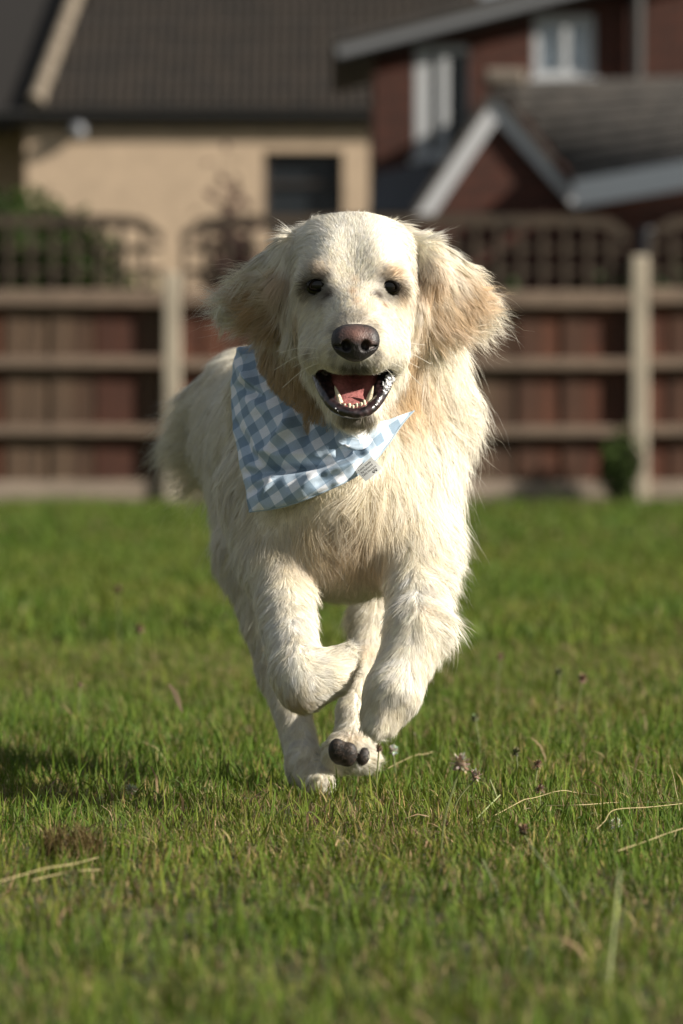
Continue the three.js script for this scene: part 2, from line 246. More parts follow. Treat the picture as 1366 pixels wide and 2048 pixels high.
  // tiles of the cut corner by the hip
  { const hipT = (y) => (y - A.y) / rise, sub = new THREE.Group(); void hipT; void sub;
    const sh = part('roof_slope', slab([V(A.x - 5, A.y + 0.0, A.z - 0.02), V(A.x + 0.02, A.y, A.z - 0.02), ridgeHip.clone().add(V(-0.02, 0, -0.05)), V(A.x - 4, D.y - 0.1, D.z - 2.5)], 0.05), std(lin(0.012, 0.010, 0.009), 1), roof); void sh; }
  const ridgeMat = std(lin(0.17, 0.14, 0.105), 0.9);
  const hipN = 9; for (let k = 0; k < hipN; k++) { const p = A.clone().lerp(ridgeHip, k / hipN).add(V(0, 0.05, 0.05)), q = A.clone().lerp(ridgeHip, (k + 1.06) / hipN).add(V(0, 0.05, 0.05)); const g = new THREE.CylinderGeometry(0.085, 0.10, q.distanceTo(p), 10); const m = part('ridge_tile', g, ridgeMat, roof); m.position.copy(p).lerp(q, 0.5); m.quaternion.setFromUnitVectors(V(0, 1, 0), q.clone().sub(p).normalize()); }
  // round security lamp under the eaves
  const lamp = W(155, 262, Z + 0.12), lg = new THREE.SphereGeometry(0.09, 16, 12); part('bulkhead_lamp', lg, std(lin(0.20, 0.21, 0.23), 0.5), h).position.copy(lamp);
}
{ // brick house
  const Z = -28, h = thing('brick_house', 'red brick house with white framed windows and a gabled porch roof', 'house', [0, 0, 0]), W = (x, y, z = Z) => at(x, y, z);
  const bm = brickMat(), uvs = [1 / 1.125, 1 / 1.2];
  const L = W(748, 300).x, R = W(1366, 300).x + 2.5;
  const w1 = [W(828, 90), W(938, 318)], w2 = [W(1066, 28), W(1190, 158)], top = W(1366, -260).y;
  const wallPiece = (xa, xb, ya, yb) => part('wall', slab([V(xa, ya, Z), V(xb, ya, Z), V(xb, yb, Z), V(xa, yb, Z)], 0.3, uvs), bm, h);
  // verge rises to the right
  const vL = W(672, 98, Z + 0.25), vR = W(1420, -95, Z + 0.25), vy = (x) => lerp(vL.y, vR.y, (x - vL.x) / (vR.x - vL.x));
  const strip = (xa, xb, ya) => part('wall', slab([V(xa, ya, Z), V(xb, ya, Z), V(xb, vy(xb) - 0.06, Z), V(xa, vy(xa) - 0.06, Z)], 0.3, uvs), bm, h);
  strip(L, w1[0].x, 0); strip(w1[0].x + 0.001, w1[1].x - 0.001, w1[0].y); wallPiece(w1[0].x + 0.001, w1[1].x - 0.001, 0, w1[1].y); strip(w1[1].x, w2[0].x, 0); strip(w2[0].x + 0.001, w2[1].x - 0.001, w2[0].y); wallPiece(w2[0].x + 0.001, w2[1].x - 0.001, 0, w2[1].y); strip(w2[1].x, R, 0);
  part('side_wall', slab([V(L, 0, Z - 6), V(L, 0, Z - 0.002), V(L, vL.y - 0.1, Z - 0.002), V(L, vL.y - 0.1, Z - 6)], 0.3, uvs), bm, h);
  const vd = V(vR.x - vL.x, vR.y - vL.y, 0);
  part('bargeboard', bar(vL, vR.clone().add(vd.clone().multiplyScalar(0.3)), 0.15, 0.04), std(lin(0.16, 0.165, 0.175), 0.5), h);
  part('soffit', bar(vL.clone().add(V(0, -0.10, -0.14)), vR.clone().add(V(0, -0.10, -0.14)), 0.03, 0.22), dark, h);
  part('main_roof', slab([vL.clone().add(V(-0.05, 0.09, 0.06)), vR.clone().add(V(0, 0.09, 0.06)), vR.clone().add(V(0, 0.13, -5)), vL.clone().add(V(-0.05, 0.13, -5))], 0.06), std(lin(0.05, 0.044, 0.04), 0.9), h);
  function windowAt(p0, p1, lay) {
    const g = new THREE.Group(); g.name = 'window'; h.add(g); const zf = Z - 0.06;
    const fr = [], f = 0.07; fr.push(bar(V(p0.x, p0.y - f / 2, zf), V(p1.x, p0.y - f / 2, zf), f, 0.07), bar(V(p0.x, p1.y + f / 2, zf), V(p1.x, p1.y + f / 2, zf), f, 0.07));
    for (const [x, w] of lay.posts) fr.push(bar(V(lerp(p0.x, p1.x, x), p1.y + f, zf), V(lerp(p0.x, p1.x, x), p0.y - f, zf), w, 0.071));
    part('frame', mergeGeometries(fr), upvc, g);
    for (const [a, b] of lay.panes) part('pane', slab([V(lerp(p0.x, p1.x, a), p1.y + f, Z - 0.07), V(lerp(p0.x, p1.x, b), p1.y + f, Z - 0.07), V(lerp(p0.x, p1.x, b), p0.y - f, Z - 0.07), V(lerp(p0.x, p1.x, a), p0.y - f, Z - 0.07)], 0.008), lay.glass, g);
    part('sill', new RoundedBoxGeometry(p1.x - p0.x + 0.08, 0.05, 0.16, 1, 0.008).translate((p0.x + p1.x) / 2, p1.y - 0.027, Z + 0.06), upvc, g);
    return g;
  }
  windowAt(w1[0], w1[1], { posts: [[0.145, 0.13], [0.535, 0.085], [0.975, 0.024]], panes: [[0.285, 0.445], [0.625, 0.95]], glass: glassMat });
  const clear = new THREE.MeshPhysicalMaterial({ color: 0xffffff, roughness: 0.05, transmission: 1, thickness: 0 });
  const g2 = windowAt(w2[0], w2[1], { posts: [[0.05, 0.06], [0.52, 0.06], [0.95, 0.06]], panes: [[0.09, 0.48], [0.56, 0.91]], glass: clear });
  { const out = { p: [], c: [], i: [], uv: [] }, n = 60; for (let k = 0; k <= n; k++) { const x = lerp(w2[0].x, w2[1].x, k / n), z = Z - 0.14 + Math.sin(k * 1.25) * 0.015 + Math.sin(k * 0.47) * 0.012; out.p.push(x, w2[1].y + 0.05, z, x, w2[0].y, z); out.uv.push(0, 0, 0, 1); if (k < n) { const b = k * 2; out.i.push(b, b + 2, b + 1, b + 1, b + 2, b + 3); } } const g = geoOf(out); part('curtain', g, std(lin(0.55, 0.63, 0.70), 0.9, { side: THREE.DoubleSide }), g2); }
  part('downpipe', new THREE.CylinderGeometry(0.06, 0.06, 5, 12).translate(W(1272, 60).x, 3.6, Z + 0.09), dark, h);
  // gabled porch and its side roof
  const ZP = -26.4, Q = (x, y, z = ZP) => at(x, y, z), ap = Q(990, 205), gl = Q(838, 440), gr = Q(1152, 392);
  const porch = new THREE.Group(); porch.name = 'porch'; h.add(porch);
  { const s = new THREE.Shape(); s.moveTo(gl.x, 0); s.lineTo(gr.x, 0); s.lineTo(gr.x, gr.y - 0.08); s.lineTo(ap.x, ap.y - 0.08); s.lineTo(gl.x, gl.y - 0.08); const g = new THREE.ExtrudeGeometry(s, { depth: 0.2, bevelEnabled: false }); const uv = g.attributes.uv; for (let k = 0; k < uv.count; k++) uv.setXY(k, uv.getX(k) * uvs[0], uv.getY(k) * uvs[1]); g.translate(0, 0, ZP - 0.24); part('gable_wall', g, bm, porch); }
  const bb = std(lin(0.50, 0.51, 0.53), 0.5);
  part('bargeboard', bar(gl, ap.clone().add(V(0.05, 0.03, 0)), 0.15, 0.04), bb, porch); part('bargeboard', bar(ap.clone().add(V(-0.05, 0.03, 0.003)), gr.clone().add(V(0.04, -0.05, 0.003)), 0.15, 0.04), bb, porch);
  const back = V(0, 0, -1.6), roofMat = std(lin(0.05, 0.044, 0.038), 0.9);
  const slopeL = slab([gl.clone().add(V(-0.06, 0.08, 0.06)), ap.clone().add(V(0, 0.14, 0.06)), ap.clone().add(V(0, 0.14, 0)).add(back), gl.clone().add(V(-0.06, 0.08, 0)).add(back)], 0.05); part('roof_slope', slopeL, roofMat, porch);
  const slopeR = slab([ap.clone().add(V(0, 0.14, 0.06)), gr.clone().add(V(0, 0.08, 0.06)), gr.clone().add(V(0, 0.08, 0)).add(back), ap.clone().add(V(0, 0.14, 0)).add(back)], 0.05); part('roof_slope', slopeR, roofMat, porch);
  const ridge0 = at(995, 165, ZP - 0.7), A = at(1158, 366, ZP + 0.25), B = at(1420, 312, ZP + 1.35), C = at(1420, 152, ZP - 0.6);
  const sideRoof = new THREE.Group(); sideRoof.name = 'side_roof'; h.add(sideRoof);
  part('roof_deck', slab([A, B, C, ridge0], 0.06), roofMat, sideRoof);
  const up = ridge0.clone().sub(A), ups = C.clone().sub(B), nn = B.clone().sub(A).cross(up).normalize();
  const tmats = [lin(0.062, 0.055, 0.048), lin(0.05, 0.044, 0.038), lin(0.072, 0.063, 0.054)].map((c) => std(c, 0.9)), r = rng(8);
  for (let j = 0; j < 9; j++) for (let i = 0; i < 13; i++) { // plain tiles, each cut to the tapering slope
    const P = (a, b) => A.clone().addScaledVector(up, b).lerp(B.clone().addScaledVector(ups, b), a), o = (j % 2) * 0.5, a0 = clamp((i + o) / 13.5 + 0.002, 0, 1), a1 = clamp((i + 1 + o) / 13.5 - 0.002, 0, 1), b0 = j / 9, b1 = Math.min(1, (j + 1.08) / 9);
    part('tile', slab([P(a0, b0).addScaledVector(nn, 0.035), P(a1, b0).addScaledVector(nn, 0.035), P(a1, b1).addScaledVector(nn, 0.016), P(a0, b1).addScaledVector(nn, 0.016)], 0.014), tmats[Math.floor(r() * 3)], sideRoof);
  }
  const fa = at(1150, 388, ZP + 0.28), fb = at(1420, 342, ZP + 1.4), fn = V(-(fb.z - fa.z), 0, fb.x - fa.x).normalize();
  part('fascia', bar(fa, fb, 0.22, 0.035, fn), std(lin(0.80, 0.81, 0.83), 0.5), sideRoof);
  part('ridge_cap', new RoundedBoxGeometry(0.36, 0.14, 0.2, 2, 0.05).translate(ridge0.x + 0.06, ridge0.y + 0.04, ridge0.z), std(lin(0.15, 0.125, 0.10), 0.9), sideRoof);
  part('wall', slab([V(fa.x + 0.02, 0, fa.z - 0.25), V(fb.x, 0, fb.z - 0.25), V(fb.x, fb.y - 0.05, fb.z - 0.25), V(fa.x + 0.02, fa.y - 0.05, fa.z - 0.25)], 0.2, uvs), bm, sideRoof);
  part('downpipe', new THREE.CylinderGeometry(0.055, 0.055, 2.15, 10).translate(at(1292, 430, ZP + 0.9).x, 1.075, ZP + 1.0), std(lin(0.06, 0.062, 0.07), 0.5), sideRoof);
  // low dark lean-to roof left of the porch
  const la = at(735, 425, ZP - 0.2), lb = at(868, 425, ZP - 0.2), lc = at(868, 318, ZP - 1.3), ld = at(752, 345, ZP - 1.3);
  part('lean_to_roof', slab([la, lb, lc, ld], 0.06), std(lin(0.045, 0.047, 0.052), 0.8), h);
  part('lean_to_wall', slab([V(la.x + 0.05, 0, ZP - 0.35), V(lb.x, 0, ZP - 0.35), V(lb.x, la.y - 0.03, ZP - 0.35), V(la.x + 0.05, la.y - 0.03, ZP - 0.35)], 0.15, uvs), bm, h);
}
// ---------------------------------------------------------------- the dog: its solid shape as a distance field
const PX = (z) => (EYE.z - z) / FOCAL; // metres per photograph pixel at depth z
function RC(a, b, ra, rb, k = 0.03) { const d = b.clone().sub(a); return { t: 0, ax: a.x, ay: a.y, az: a.z, dx: d.x, dy: d.y, dz: d.z, il: 1 / Math.max(1e-9, d.lengthSq()), ra, rb, k, cx: (a.x + b.x) / 2, cy: (a.y + b.y) / 2, cz: (a.z + b.z) / 2, br: d.length() / 2 + Math.max(ra, rb) }; }
function EL(c, rx, ry, rz, k = 0.03, rot = null) { // rot: Euler angles of the ellipsoid
  const q = rot ? new THREE.Matrix4().makeRotationFromEuler(new THREE.Euler(...rot)).transpose().elements : null;
  return { t: 1, cx: c.x, cy: c.y, cz: c.z, rx, ry, rz, q, k, br: Math.max(rx, ry, rz) };
}
const neg = (p) => { p.neg = true; return p; };
function prim(s, x, y, z) {
  if (s.t === 0) { const px = x - s.ax, py = y - s.ay, pz = z - s.az; let h = (px * s.dx + py * s.dy + pz * s.dz) * s.il; h = h < 0 ? 0 : h > 1 ? 1 : h; const ex = px - s.dx * h, ey = py - s.dy * h, ez = pz - s.dz * h; return Math.sqrt(ex * ex + ey * ey + ez * ez) - (s.ra + (s.rb - s.ra) * h); }
  let px = x - s.cx, py = y - s.cy, pz = z - s.cz; if (s.q) { const q = s.q, a = q[0] * px + q[4] * py + q[8] * pz, b = q[1] * px + q[5] * py + q[9] * pz, c = q[2] * px + q[6] * py + q[10] * pz; px = a; py = b; pz = c; }
  const ux = px / s.rx, uy = py / s.ry, uz = pz / s.rz, k0 = Math.sqrt(ux * ux + uy * uy + uz * uz), vx = ux / s.rx, vy = uy / s.ry, vz = uz / s.rz, k1 = Math.sqrt(vx * vx + vy * vy + vz * vz);
  return k1 < 1e-9 ? -Math.min(s.rx, s.ry, s.rz) : k0 * (k0 - 1) / k1;
}
function field(list) {
  return (x, y, z) => {
    let d = 1e3;
    for (const s of list) {
      const bx = x - s.cx, by = y - s.cy, bz = z - s.cz, lo = Math.sqrt(bx * bx + by * by + bz * bz) - s.br;
      if (s.neg) { if (lo > s.k + 0.002 || -lo > 1) continue; const e = -prim(s, x, y, z), h = Math.max(s.k - Math.abs(d - e), 0) / s.k; d = Math.max(d, e) + h * h * s.k * 0.25; continue; }
      if (lo > d + s.k) continue;
      const e = prim(s, x, y, z), h = Math.max(s.k - Math.abs(d - e), 0) / s.k; d = Math.min(d, e) - h * h * s.k * 0.25;
    }
    return d;
  };
}
// naive surface nets over a box, skipping empty blocks
function surfaceNet(f, lo, hi, h) {
  const nx = Math.ceil((hi.x - lo.x) / h) + 1, ny = Math.ceil((hi.y - lo.y) / h) + 1, nz = Math.ceil((hi.z - lo.z) / h) + 1, F = new Float32Array(nx * ny * nz), B = 4;
  for (let k = 0; k < nz; k += B) for (let j = 0; j < ny; j += B) for (let i = 0; i < nx; i += B) {
    const c = f(lo.x + (i + 1.5) * h, lo.y + (j + 1.5) * h, lo.z + (k + 1.5) * h), far = Math.abs(c) > h * 6.5;
    for (let c2 = k; c2 < Math.min(nz, k + B); c2++) for (let b = j; b < Math.min(ny, j + B); b++) for (let a = i; a < Math.min(nx, i + B); a++) F[(c2 * ny + b) * nx + a] = far ? c : f(lo.x + a * h, lo.y + b * h, lo.z + c2 * h);
  }
  const pos = [], idx = [], id = new Int32Array(nx * ny * nz).fill(-1), E = [[0, 1], [2, 3], [4, 5], [6, 7], [0, 2], [1, 3], [4, 6], [5, 7], [0, 4], [1, 5], [2, 6], [3, 7]], g = new Float32Array(8);
  for (let k = 0; k < nz - 1; k++) for (let j = 0; j < ny - 1; j++) for (let i = 0; i < nx - 1; i++) {
    let mask = 0; for (let c = 0; c < 8; c++) { g[c] = F[((k + (c >> 2)) * ny + j + ((c >> 1) & 1)) * nx + i + (c & 1)]; if (g[c] < 0) mask |= 1 << c; }
    if (mask === 0 || mask === 255) continue;
    let x = 0, y = 0, z = 0, n = 0; for (const [a, b] of E) { if ((g[a] < 0) === (g[b] < 0)) continue; const t = g[a] / (g[a] - g[b]); x += (a & 1) + t * ((b & 1) - (a & 1)); y += ((a >> 1) & 1) + t * (((b >> 1) & 1) - ((a >> 1) & 1)); z += (a >> 2) + t * ((b >> 2) - (a >> 2)); n++; }
    id[(k * ny + j) * nx + i] = pos.length / 3; pos.push(lo.x + (i + x / n) * h, lo.y + (j + y / n) * h, lo.z + (k + z / n) * h);
  }
  const at3 = (i, j, k) => id[(k * ny + j) * nx + i], quad = (a, b, c, d, flip) => { if (a < 0 || b < 0 || c < 0 || d < 0) return; if (flip) idx.push(a, c, b, a, d, c); else idx.push(a, b, c, a, c, d); };
  for (let k = 1; k < nz - 1; k++) for (let j = 1; j < ny - 1; j++) for (let i = 1; i < nx - 1; i++) {
    const s = F[(k * ny + j) * nx + i] < 0;
    if (s !== (F[(k * ny + j) * nx + i + 1] < 0)) quad(at3(i, j - 1, k - 1), at3(i, j, k - 1), at3(i, j, k), at3(i, j - 1, k), !s);
    if (s !== (F[(k * ny + j + 1) * nx + i] < 0)) quad(at3(i - 1, j, k - 1), at3(i - 1, j, k), at3(i, j, k), at3(i, j, k - 1), !s);
    if (s !== (F[((k + 1) * ny + j) * nx + i] < 0)) quad(at3(i - 1, j - 1, k), at3(i, j - 1, k), at3(i, j, k), at3(i - 1, j, k), !s);
  }
  const geo = new THREE.BufferGeometry(), P = new Float32Array(pos), N = new Float32Array(pos.length), e = h * 0.5;
  for (let v = 0; v < P.length; v += 3) { const x = P[v], y = P[v + 1], z = P[v + 2], gx = f(x + e, y, z) - f(x - e, y, z), gy = f(x, y + e, z) - f(x, y - e, z), gz = f(x, y, z + e) - f(x, y, z - e), L = Math.hypot(gx, gy, gz) || 1; N[v] = gx / L; N[v + 1] = gy / L; N[v + 2] = gz / L; }
  geo.setAttribute('position', new THREE.BufferAttribute(P, 3)); geo.setAttribute('normal', new THREE.BufferAttribute(N, 3)); geo.setIndex(idx);
  return { geo, F, lo, h, nx, ny, nz };
}
const rc = (p, q, ra, rb, k) => RC(at(...p), at(...q), ra, rb, k);
const el = (p, rx, ry, rz, k, rot) => EL(at(...p), rx, ry, rz, k, rot);
// trunk, neck, legs, tail: measured points (x, y on the photograph, depth in metres)
const bodyList = [
  el([688, 960, 0.07], 0.124, 0.150, 0.17, 0.05), rc([675, 930, 0.0], [620, 890, -0.25], 0.128, 0.118, 0.05), rc([620, 890, -0.25], [545, 850, -0.44], 0.118, 0.100, 0.05),
  rc([700, 830, 0.08], [706, 600, 0.17], 0.118, 0.082, 0.06), rc([650, 760, -0.06], [700, 700, 0.10], 0.09, 0.08, 0.08), el([682, 1040, 0.15], 0.092, 0.085, 0.075, 0.05),
  rc([612, 770, 0.06], [560, 800, 0.04], 0.06, 0.05, 0.06), rc([830, 725, 0.07], [852, 820, 0.07], 0.056, 0.054, 0.06),
  // image-left foreleg, paw folded up
  rc([545, 985, 0.10], [553, 1115, 0.16], 0.066, 0.046, 0.045), rc([553, 1115, 0.16], [594, 1335, 0.32], 0.037, 0.030, 0.03), rc([592, 1345, 0.325], [606, 1374, 0.33], 0.029, 0.026, 0.015), rc([606, 1372, 0.335], [652, 1350, 0.326], 0.026, 0.026, 0.02),
  rc([652, 1350, 0.326], [678, 1326, 0.322], 0.025, 0.020, 0.012),
  // image-right foreleg, paw hanging
  rc([808, 968, 0.10], [828, 1095, 0.17], 0.062, 0.050, 0.045), rc([834, 1100, 0.17], [836, 1262, 0.30], 0.043, 0.034, 0.03), rc([836, 1262, 0.30], [786, 1385, 0.345], 0.034, 0.031, 0.02), rc([786, 1385, 0.345], [764, 1430, 0.35], 0.031, 0.025, 0.015),
  rc([762, 1420, 0.355], [738, 1452, 0.36], 0.0125, 0.0095, 0.004), rc([774, 1425, 0.365], [756, 1462, 0.372], 0.0125, 0.0095, 0.004), rc([788, 1420, 0.355], [777, 1452, 0.362], 0.0125, 0.0095, 0.004),
  // image-left hind leg, on the ground
  rc([540, 900, -0.40], [520, 1110, -0.20], 0.086, 0.052, 0.05), rc([520, 1110, -0.20], [560, 1340, -0.13], 0.052, 0.027, 0.03), rc([560, 1340, -0.13], [612, 1530, -0.02], 0.025, 0.021, 0.02), rc([612, 1535, -0.015], [640, 1567, 0.03], 0.025, 0.018, 0.015),
  // image-right hind leg, swinging forward with its pads showing
  rc([690, 930, -0.40], [810, 1110, -0.20], 0.09, 0.062, 0.05), rc([810, 1110, -0.20], [740, 1240, -0.12], 0.055, 0.026, 0.03), rc([740, 1240, -0.12], [703, 1425, -0.02], 0.023, 0.014, 0.02), rc([703, 1425, -0.02], [706, 1500, 0.015], 0.016, 0.028, 0.02),
  el([684, 1506, 0.028], 0.025, 0.024, 0.020, 0.012), el([722, 1512, 0.025], 0.020, 0.020, 0.020, 0.010),
  // tail
  rc([480, 770, -0.44], [420, 815, -0.48], 0.045, 0.034, 0.04), rc([420, 815, -0.48], [386, 880, -0.51], 0.034, 0.028, 0.02), rc([386, 880, -0.51], [402, 955, -0.53], 0.028, 0.018, 0.02),
];
const eyeP = [at(635.5, 571, 0.3205), at(777.5, 574, 0.3205)], EYE_R = 0.0148;
const headList = [
  rc([612, 561, 0.316], [636, 549, 0.328], 0.0075, 0.0085, 0.012), rc([636, 549, 0.328], [656, 556, 0.330], 0.0085, 0.0075, 0.012), rc([801, 564, 0.316], [777, 552, 0.328], 0.0075, 0.0085, 0.012), rc([777, 552, 0.328], [757, 559, 0.330], 0.0085, 0.0075, 0.012),
  el([643, 512, 0.215], 0.033, 0.034, 0.055, 0.03), el([770, 512, 0.215], 0.033, 0.034, 0.055, 0.03),
  el([706, 541, 0.232], 0.068, 0.068, 0.082, 0.02), el([662, 506, 0.259], 0.036, 0.034, 0.04, 0.035), el([750, 506, 0.259], 0.036, 0.034, 0.04, 0.035),
  rc([668, 525, 0.305], [640, 537, 0.298], 0.020, 0.018, 0.03), rc([744, 525, 0.305], [772, 539, 0.298], 0.020, 0.018, 0.03),
  el([640, 625, 0.285], 0.032, 0.042, 0.045, 0.03), el([774, 625, 0.285], 0.032, 0.042, 0.045, 0.03), el([630, 600, 0.235], 0.027, 0.048, 0.05, 0.03), el([784, 600, 0.235], 0.027, 0.048, 0.05, 0.03),
  rc([705, 585, 0.308], [709, 660, 0.392], 0.030, 0.020, 0.03), rc([690, 640, 0.34], [694, 690, 0.385], 0.032, 0.026, 0.02), rc([724, 640, 0.34], [726, 690, 0.385], 0.032, 0.026, 0.02),
  rc([678, 700, 0.388], [640, 712, 0.335], 0.023, 0.019, 0.02), rc([742, 700, 0.388], [778, 712, 0.335], 0.023, 0.019, 0.02), el([688, 714, 0.388], 0.019, 0.014, 0.016, 0.015), el([731, 714, 0.388], 0.019, 0.014, 0.016, 0.015),
  rc([646, 690, 0.318], [652, 735, 0.285], 0.022, 0.018, 0.03), rc([772, 690, 0.318], [770, 735, 0.285], 0.022, 0.018, 0.03),
  // lower jaw
  rc([640, 745, 0.27], [690, 826, 0.335], 0.018, 0.0115, 0.02), rc([778, 745, 0.27], [732, 824, 0.335], 0.018, 0.0115, 0.02), rc([690, 827, 0.335], [733, 826, 0.335], 0.0125, 0.0125, 0.012), rc([706, 800, 0.25], [708, 826, 0.30], 0.035, 0.016, 0.03),
  el([705, 690, 0.19], 0.075, 0.07, 0.06, 0.04),
];
// mouth opening, eye sockets, brow furrow, stop
const headCut = [
  neg(el([707, 772, 0.335], 0.034, 0.024, 0.075, 0.008, [0.35, 0, 0])), neg(el([708, 748, 0.335], 0.041, 0.011, 0.055, 0.006)),
  neg(rc([703, 440, 0.3260], [704, 540, 0.3590], 0.006, 0.007, 0.03)), neg(EL(eyeP[0].clone().add(V(0, 0, 0.012)), 0.0104, 0.0066, 0.0115, 0.004, [0, 0, 0.15])), neg(EL(eyeP[1].clone().add(V(0, 0, 0.012)), 0.0104, 0.0066, 0.0115, 0.004, [0, 0, -0.15])),
];
// ear flaps flung outwards
const earList = [
  rc([628, 474, 0.205], [566, 520, 0.210], 0.018, 0.018, 0.03), rc([592, 505, 0.225], [556, 565, 0.215], 0.016, 0.018, 0.02), el([542, 592, 0.210], 0.036, 0.045, 0.012, 0.02, [0, -0.35, 0.2]), el([494, 602, 0.182], 0.034, 0.026, 0.010, 0.025, [0, -0.5, 0.2]), rc([582, 490, 0.246], [571, 570, 0.256], 0.013, 0.012, 0.02), rc([571, 570, 0.256], [590, 668, 0.268], 0.012, 0.007, 0.015),
  rc([786, 474, 0.205], [858, 514, 0.210], 0.018, 0.018, 0.03), rc([822, 500, 0.225], [862, 552, 0.215], 0.016, 0.019, 0.02), el([880, 592, 0.215], 0.042, 0.052, 0.013, 0.02, [0, 0.35, -0.25]), el([926, 602, 0.192], 0.038, 0.030, 0.011, 0.025, [0, 0.5, -0.4]), rc([856, 500, 0.246], [866, 552, 0.258], 0.012, 0.012, 0.02), rc([866, 552, 0.258], [832, 612, 0.276], 0.012, 0.011, 0.015), rc([826, 612, 0.276], [818, 676, 0.280], 0.011, 0.006, 0.012),
];
const fBody = field(bodyList), fHead = field([...headList, rc([706, 640, 0.17], [704, 780, 0.09], 0.085, 0.095, 0.05), ...headCut]), fEars = field(earList);
const fDog = (x, y, z) => { const a = fBody(x, y, z), b = Math.min(fHead(x, y, z), fEars(x, y, z)); return Math.min(a, b); };
const bodyNet = surfaceNet(fBody, V(-0.36, -0.02, -0.78), V(0.26, 0.76, 0.42), 0.0065);
const headNet = surfaceNet((x, y, z) => Math.max(fHead(x, y, z), 0.06 - z), V(-0.15, 0.44, 0.04), V(0.18, 0.78, 0.44), 0.0026);
const earNet = surfaceNet(fEars, V(-0.20, 0.50, 0.10), V(0.24, 0.78, 0.32), 0.0035);
console.log('nets', bodyNet.geo.index.count / 3, headNet.geo.index.count / 3, earNet.geo.index.count / 3);
// a lookup grid of the whole animal for combing the coat over it
const comb = (() => {
  const lo = V(-0.40, -0.03, -0.82), hi = V(0.32, 0.82, 0.50), h = 0.008, nx = Math.ceil((hi.x - lo.x) / h), ny = Math.ceil((hi.y - lo.y) / h), nz = Math.ceil((hi.z - lo.z) / h), F = new Float32Array(nx * ny * nz);
  for (let k = 0; k < nz; k++) for (let j = 0; j < ny; j++) for (let i = 0; i < nx; i++) F[(k * ny + j) * nx + i] = fDog(lo.x + i * h, lo.y + j * h, lo.z + k * h);
  const get = (x, y, z) => { let a = (x - lo.x) / h, b = (y - lo.y) / h, c = (z - lo.z) / h; a = clamp(a, 0, nx - 2.001); b = clamp(b, 0, ny - 2.001); c = clamp(c, 0, nz - 2.001); const i = a | 0, j = b | 0, k = c | 0, u = a - i, v = b - j, w = c - k, o = (k * ny + j) * nx + i, q = nx * ny; return ((F[o] * (1 - u) + F[o + 1] * u) * (1 - v) + (F[o + nx] * (1 - u) + F[o + nx + 1] * u) * v) * (1 - w) + ((F[o + q] * (1 - u) + F[o + q + 1] * u) * (1 - v) + (F[o + q + nx] * (1 - u) + F[o + q + nx + 1] * u) * v) * w; };
  const grad = (x, y, z, o) => { const e = 0.006; o.set(get(x + e, y, z) - get(x - e, y, z), get(x, y + e, z) - get(x, y - e, z), get(x, y, z + e) - get(x, y, z - e)); const l = o.length() || 1; return o.multiplyScalar(1 / l); };
  return { get, grad };
})();
function surf(px, py) { const d = ray(px, py).normalize(); let t = 4.2; for (let i = 0; i < 220; i++) { const x = EYE.x + d.x * t, y = EYE.y + d.y * t, z = EYE.z + d.z * t, s = fDog(x, y, z); if (s < 0.0008) return V(x, y, z); t += Math.max(0.0008, s * 0.7); if (t > 6.2) break; } return null; }
// ---------------------------------------------------------------- colours of the coat (pigment only)
const paints = [];
const paint = (px, py, rpx, c, s = 1, z, flat) => { const p = z === undefined ? surf(px, py) : at(px, py, z); if (p) paints.push({ p, i: 1 / Math.pow(rpx * PX(p.z), 2), c, s, f: flat ? 0.15 : 1 }); };
const CREAM = [0.855, 0.81, 0.71], WHITE = [0.89, 0.865, 0.805], GOLD = [0.62, 0.455, 0.265], TAN = [0.69, 0.535, 0.345], SABLE = [0.085, 0.066, 0.052], GREY = [0.36, 0.31, 0.25];
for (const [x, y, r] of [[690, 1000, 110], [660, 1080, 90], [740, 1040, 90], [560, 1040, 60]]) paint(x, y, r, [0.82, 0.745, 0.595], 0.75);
for (const [x, y, r] of [[660, 470, 70], [760, 480, 70], [830, 1180, 60], [790, 1330, 60], [570, 1250, 70], [600, 1480, 60], [600, 1340, 50], [880, 1000, 60], [870, 880, 50]]) paint(x, y, r, WHITE, 0.7);
for (const [x, y, r, s] of [[520, 600, 42, 0.95], [550, 560, 40, 0.7], [550, 630, 42, 0.9], [590, 640, 24, 0.6], [575, 540, 26, 0.35]]) paint(x, y, r, [0.53, 0.365, 0.205], s);
for (const [x, y, r, s] of [[870, 560, 46, 0.75], [880, 620, 50, 0.8], [930, 580, 42, 0.8], [840, 640, 26, 0.5], [940, 615, 30, 0.7]]) paint(x, y, r, [0.64, 0.46, 0.275], s);
paint(470, 590, 26, WHITE, 0.7); paint(985, 600, 24, WHITE, 0.6); paint(600, 480, 26, WHITE, 0.5);
for (const [x, y, r, s] of [[560, 740, 60, 0.9], [600, 735, 45, 0.9], [590, 790, 50, 0.85], [625, 790, 34, 0.8], [640, 815, 36, 0.6], [540, 690, 40, 0.85]]) paint(x, y, r, [0.57, 0.40, 0.205], s);
for (const [x, y, r, s] of [[830, 740, 44, 0.7], [850, 790, 48, 0.5], [805, 780, 32, 0.85], [822, 705, 32, 0.8], [795, 825, 28, 0.7], [840, 680, 30, 0.5]]) paint(x, y, r, [0.67, 0.49, 0.275], s);
for (const [x, y, r, s] of [[660, 1090, 60, 0.6], [720, 1080, 50, 0.6], [740, 1130, 40, 0.6], [870, 1180, 18, 0.4], [850, 1215, 12, 0.4], [490, 1270, 20, 0.45], [585, 1405, 24, 0.6], [700, 1470, 20, 0.35], [735, 1300, 20, 0.4]]) paint(x, y, r, [0.66, 0.51, 0.36], s);
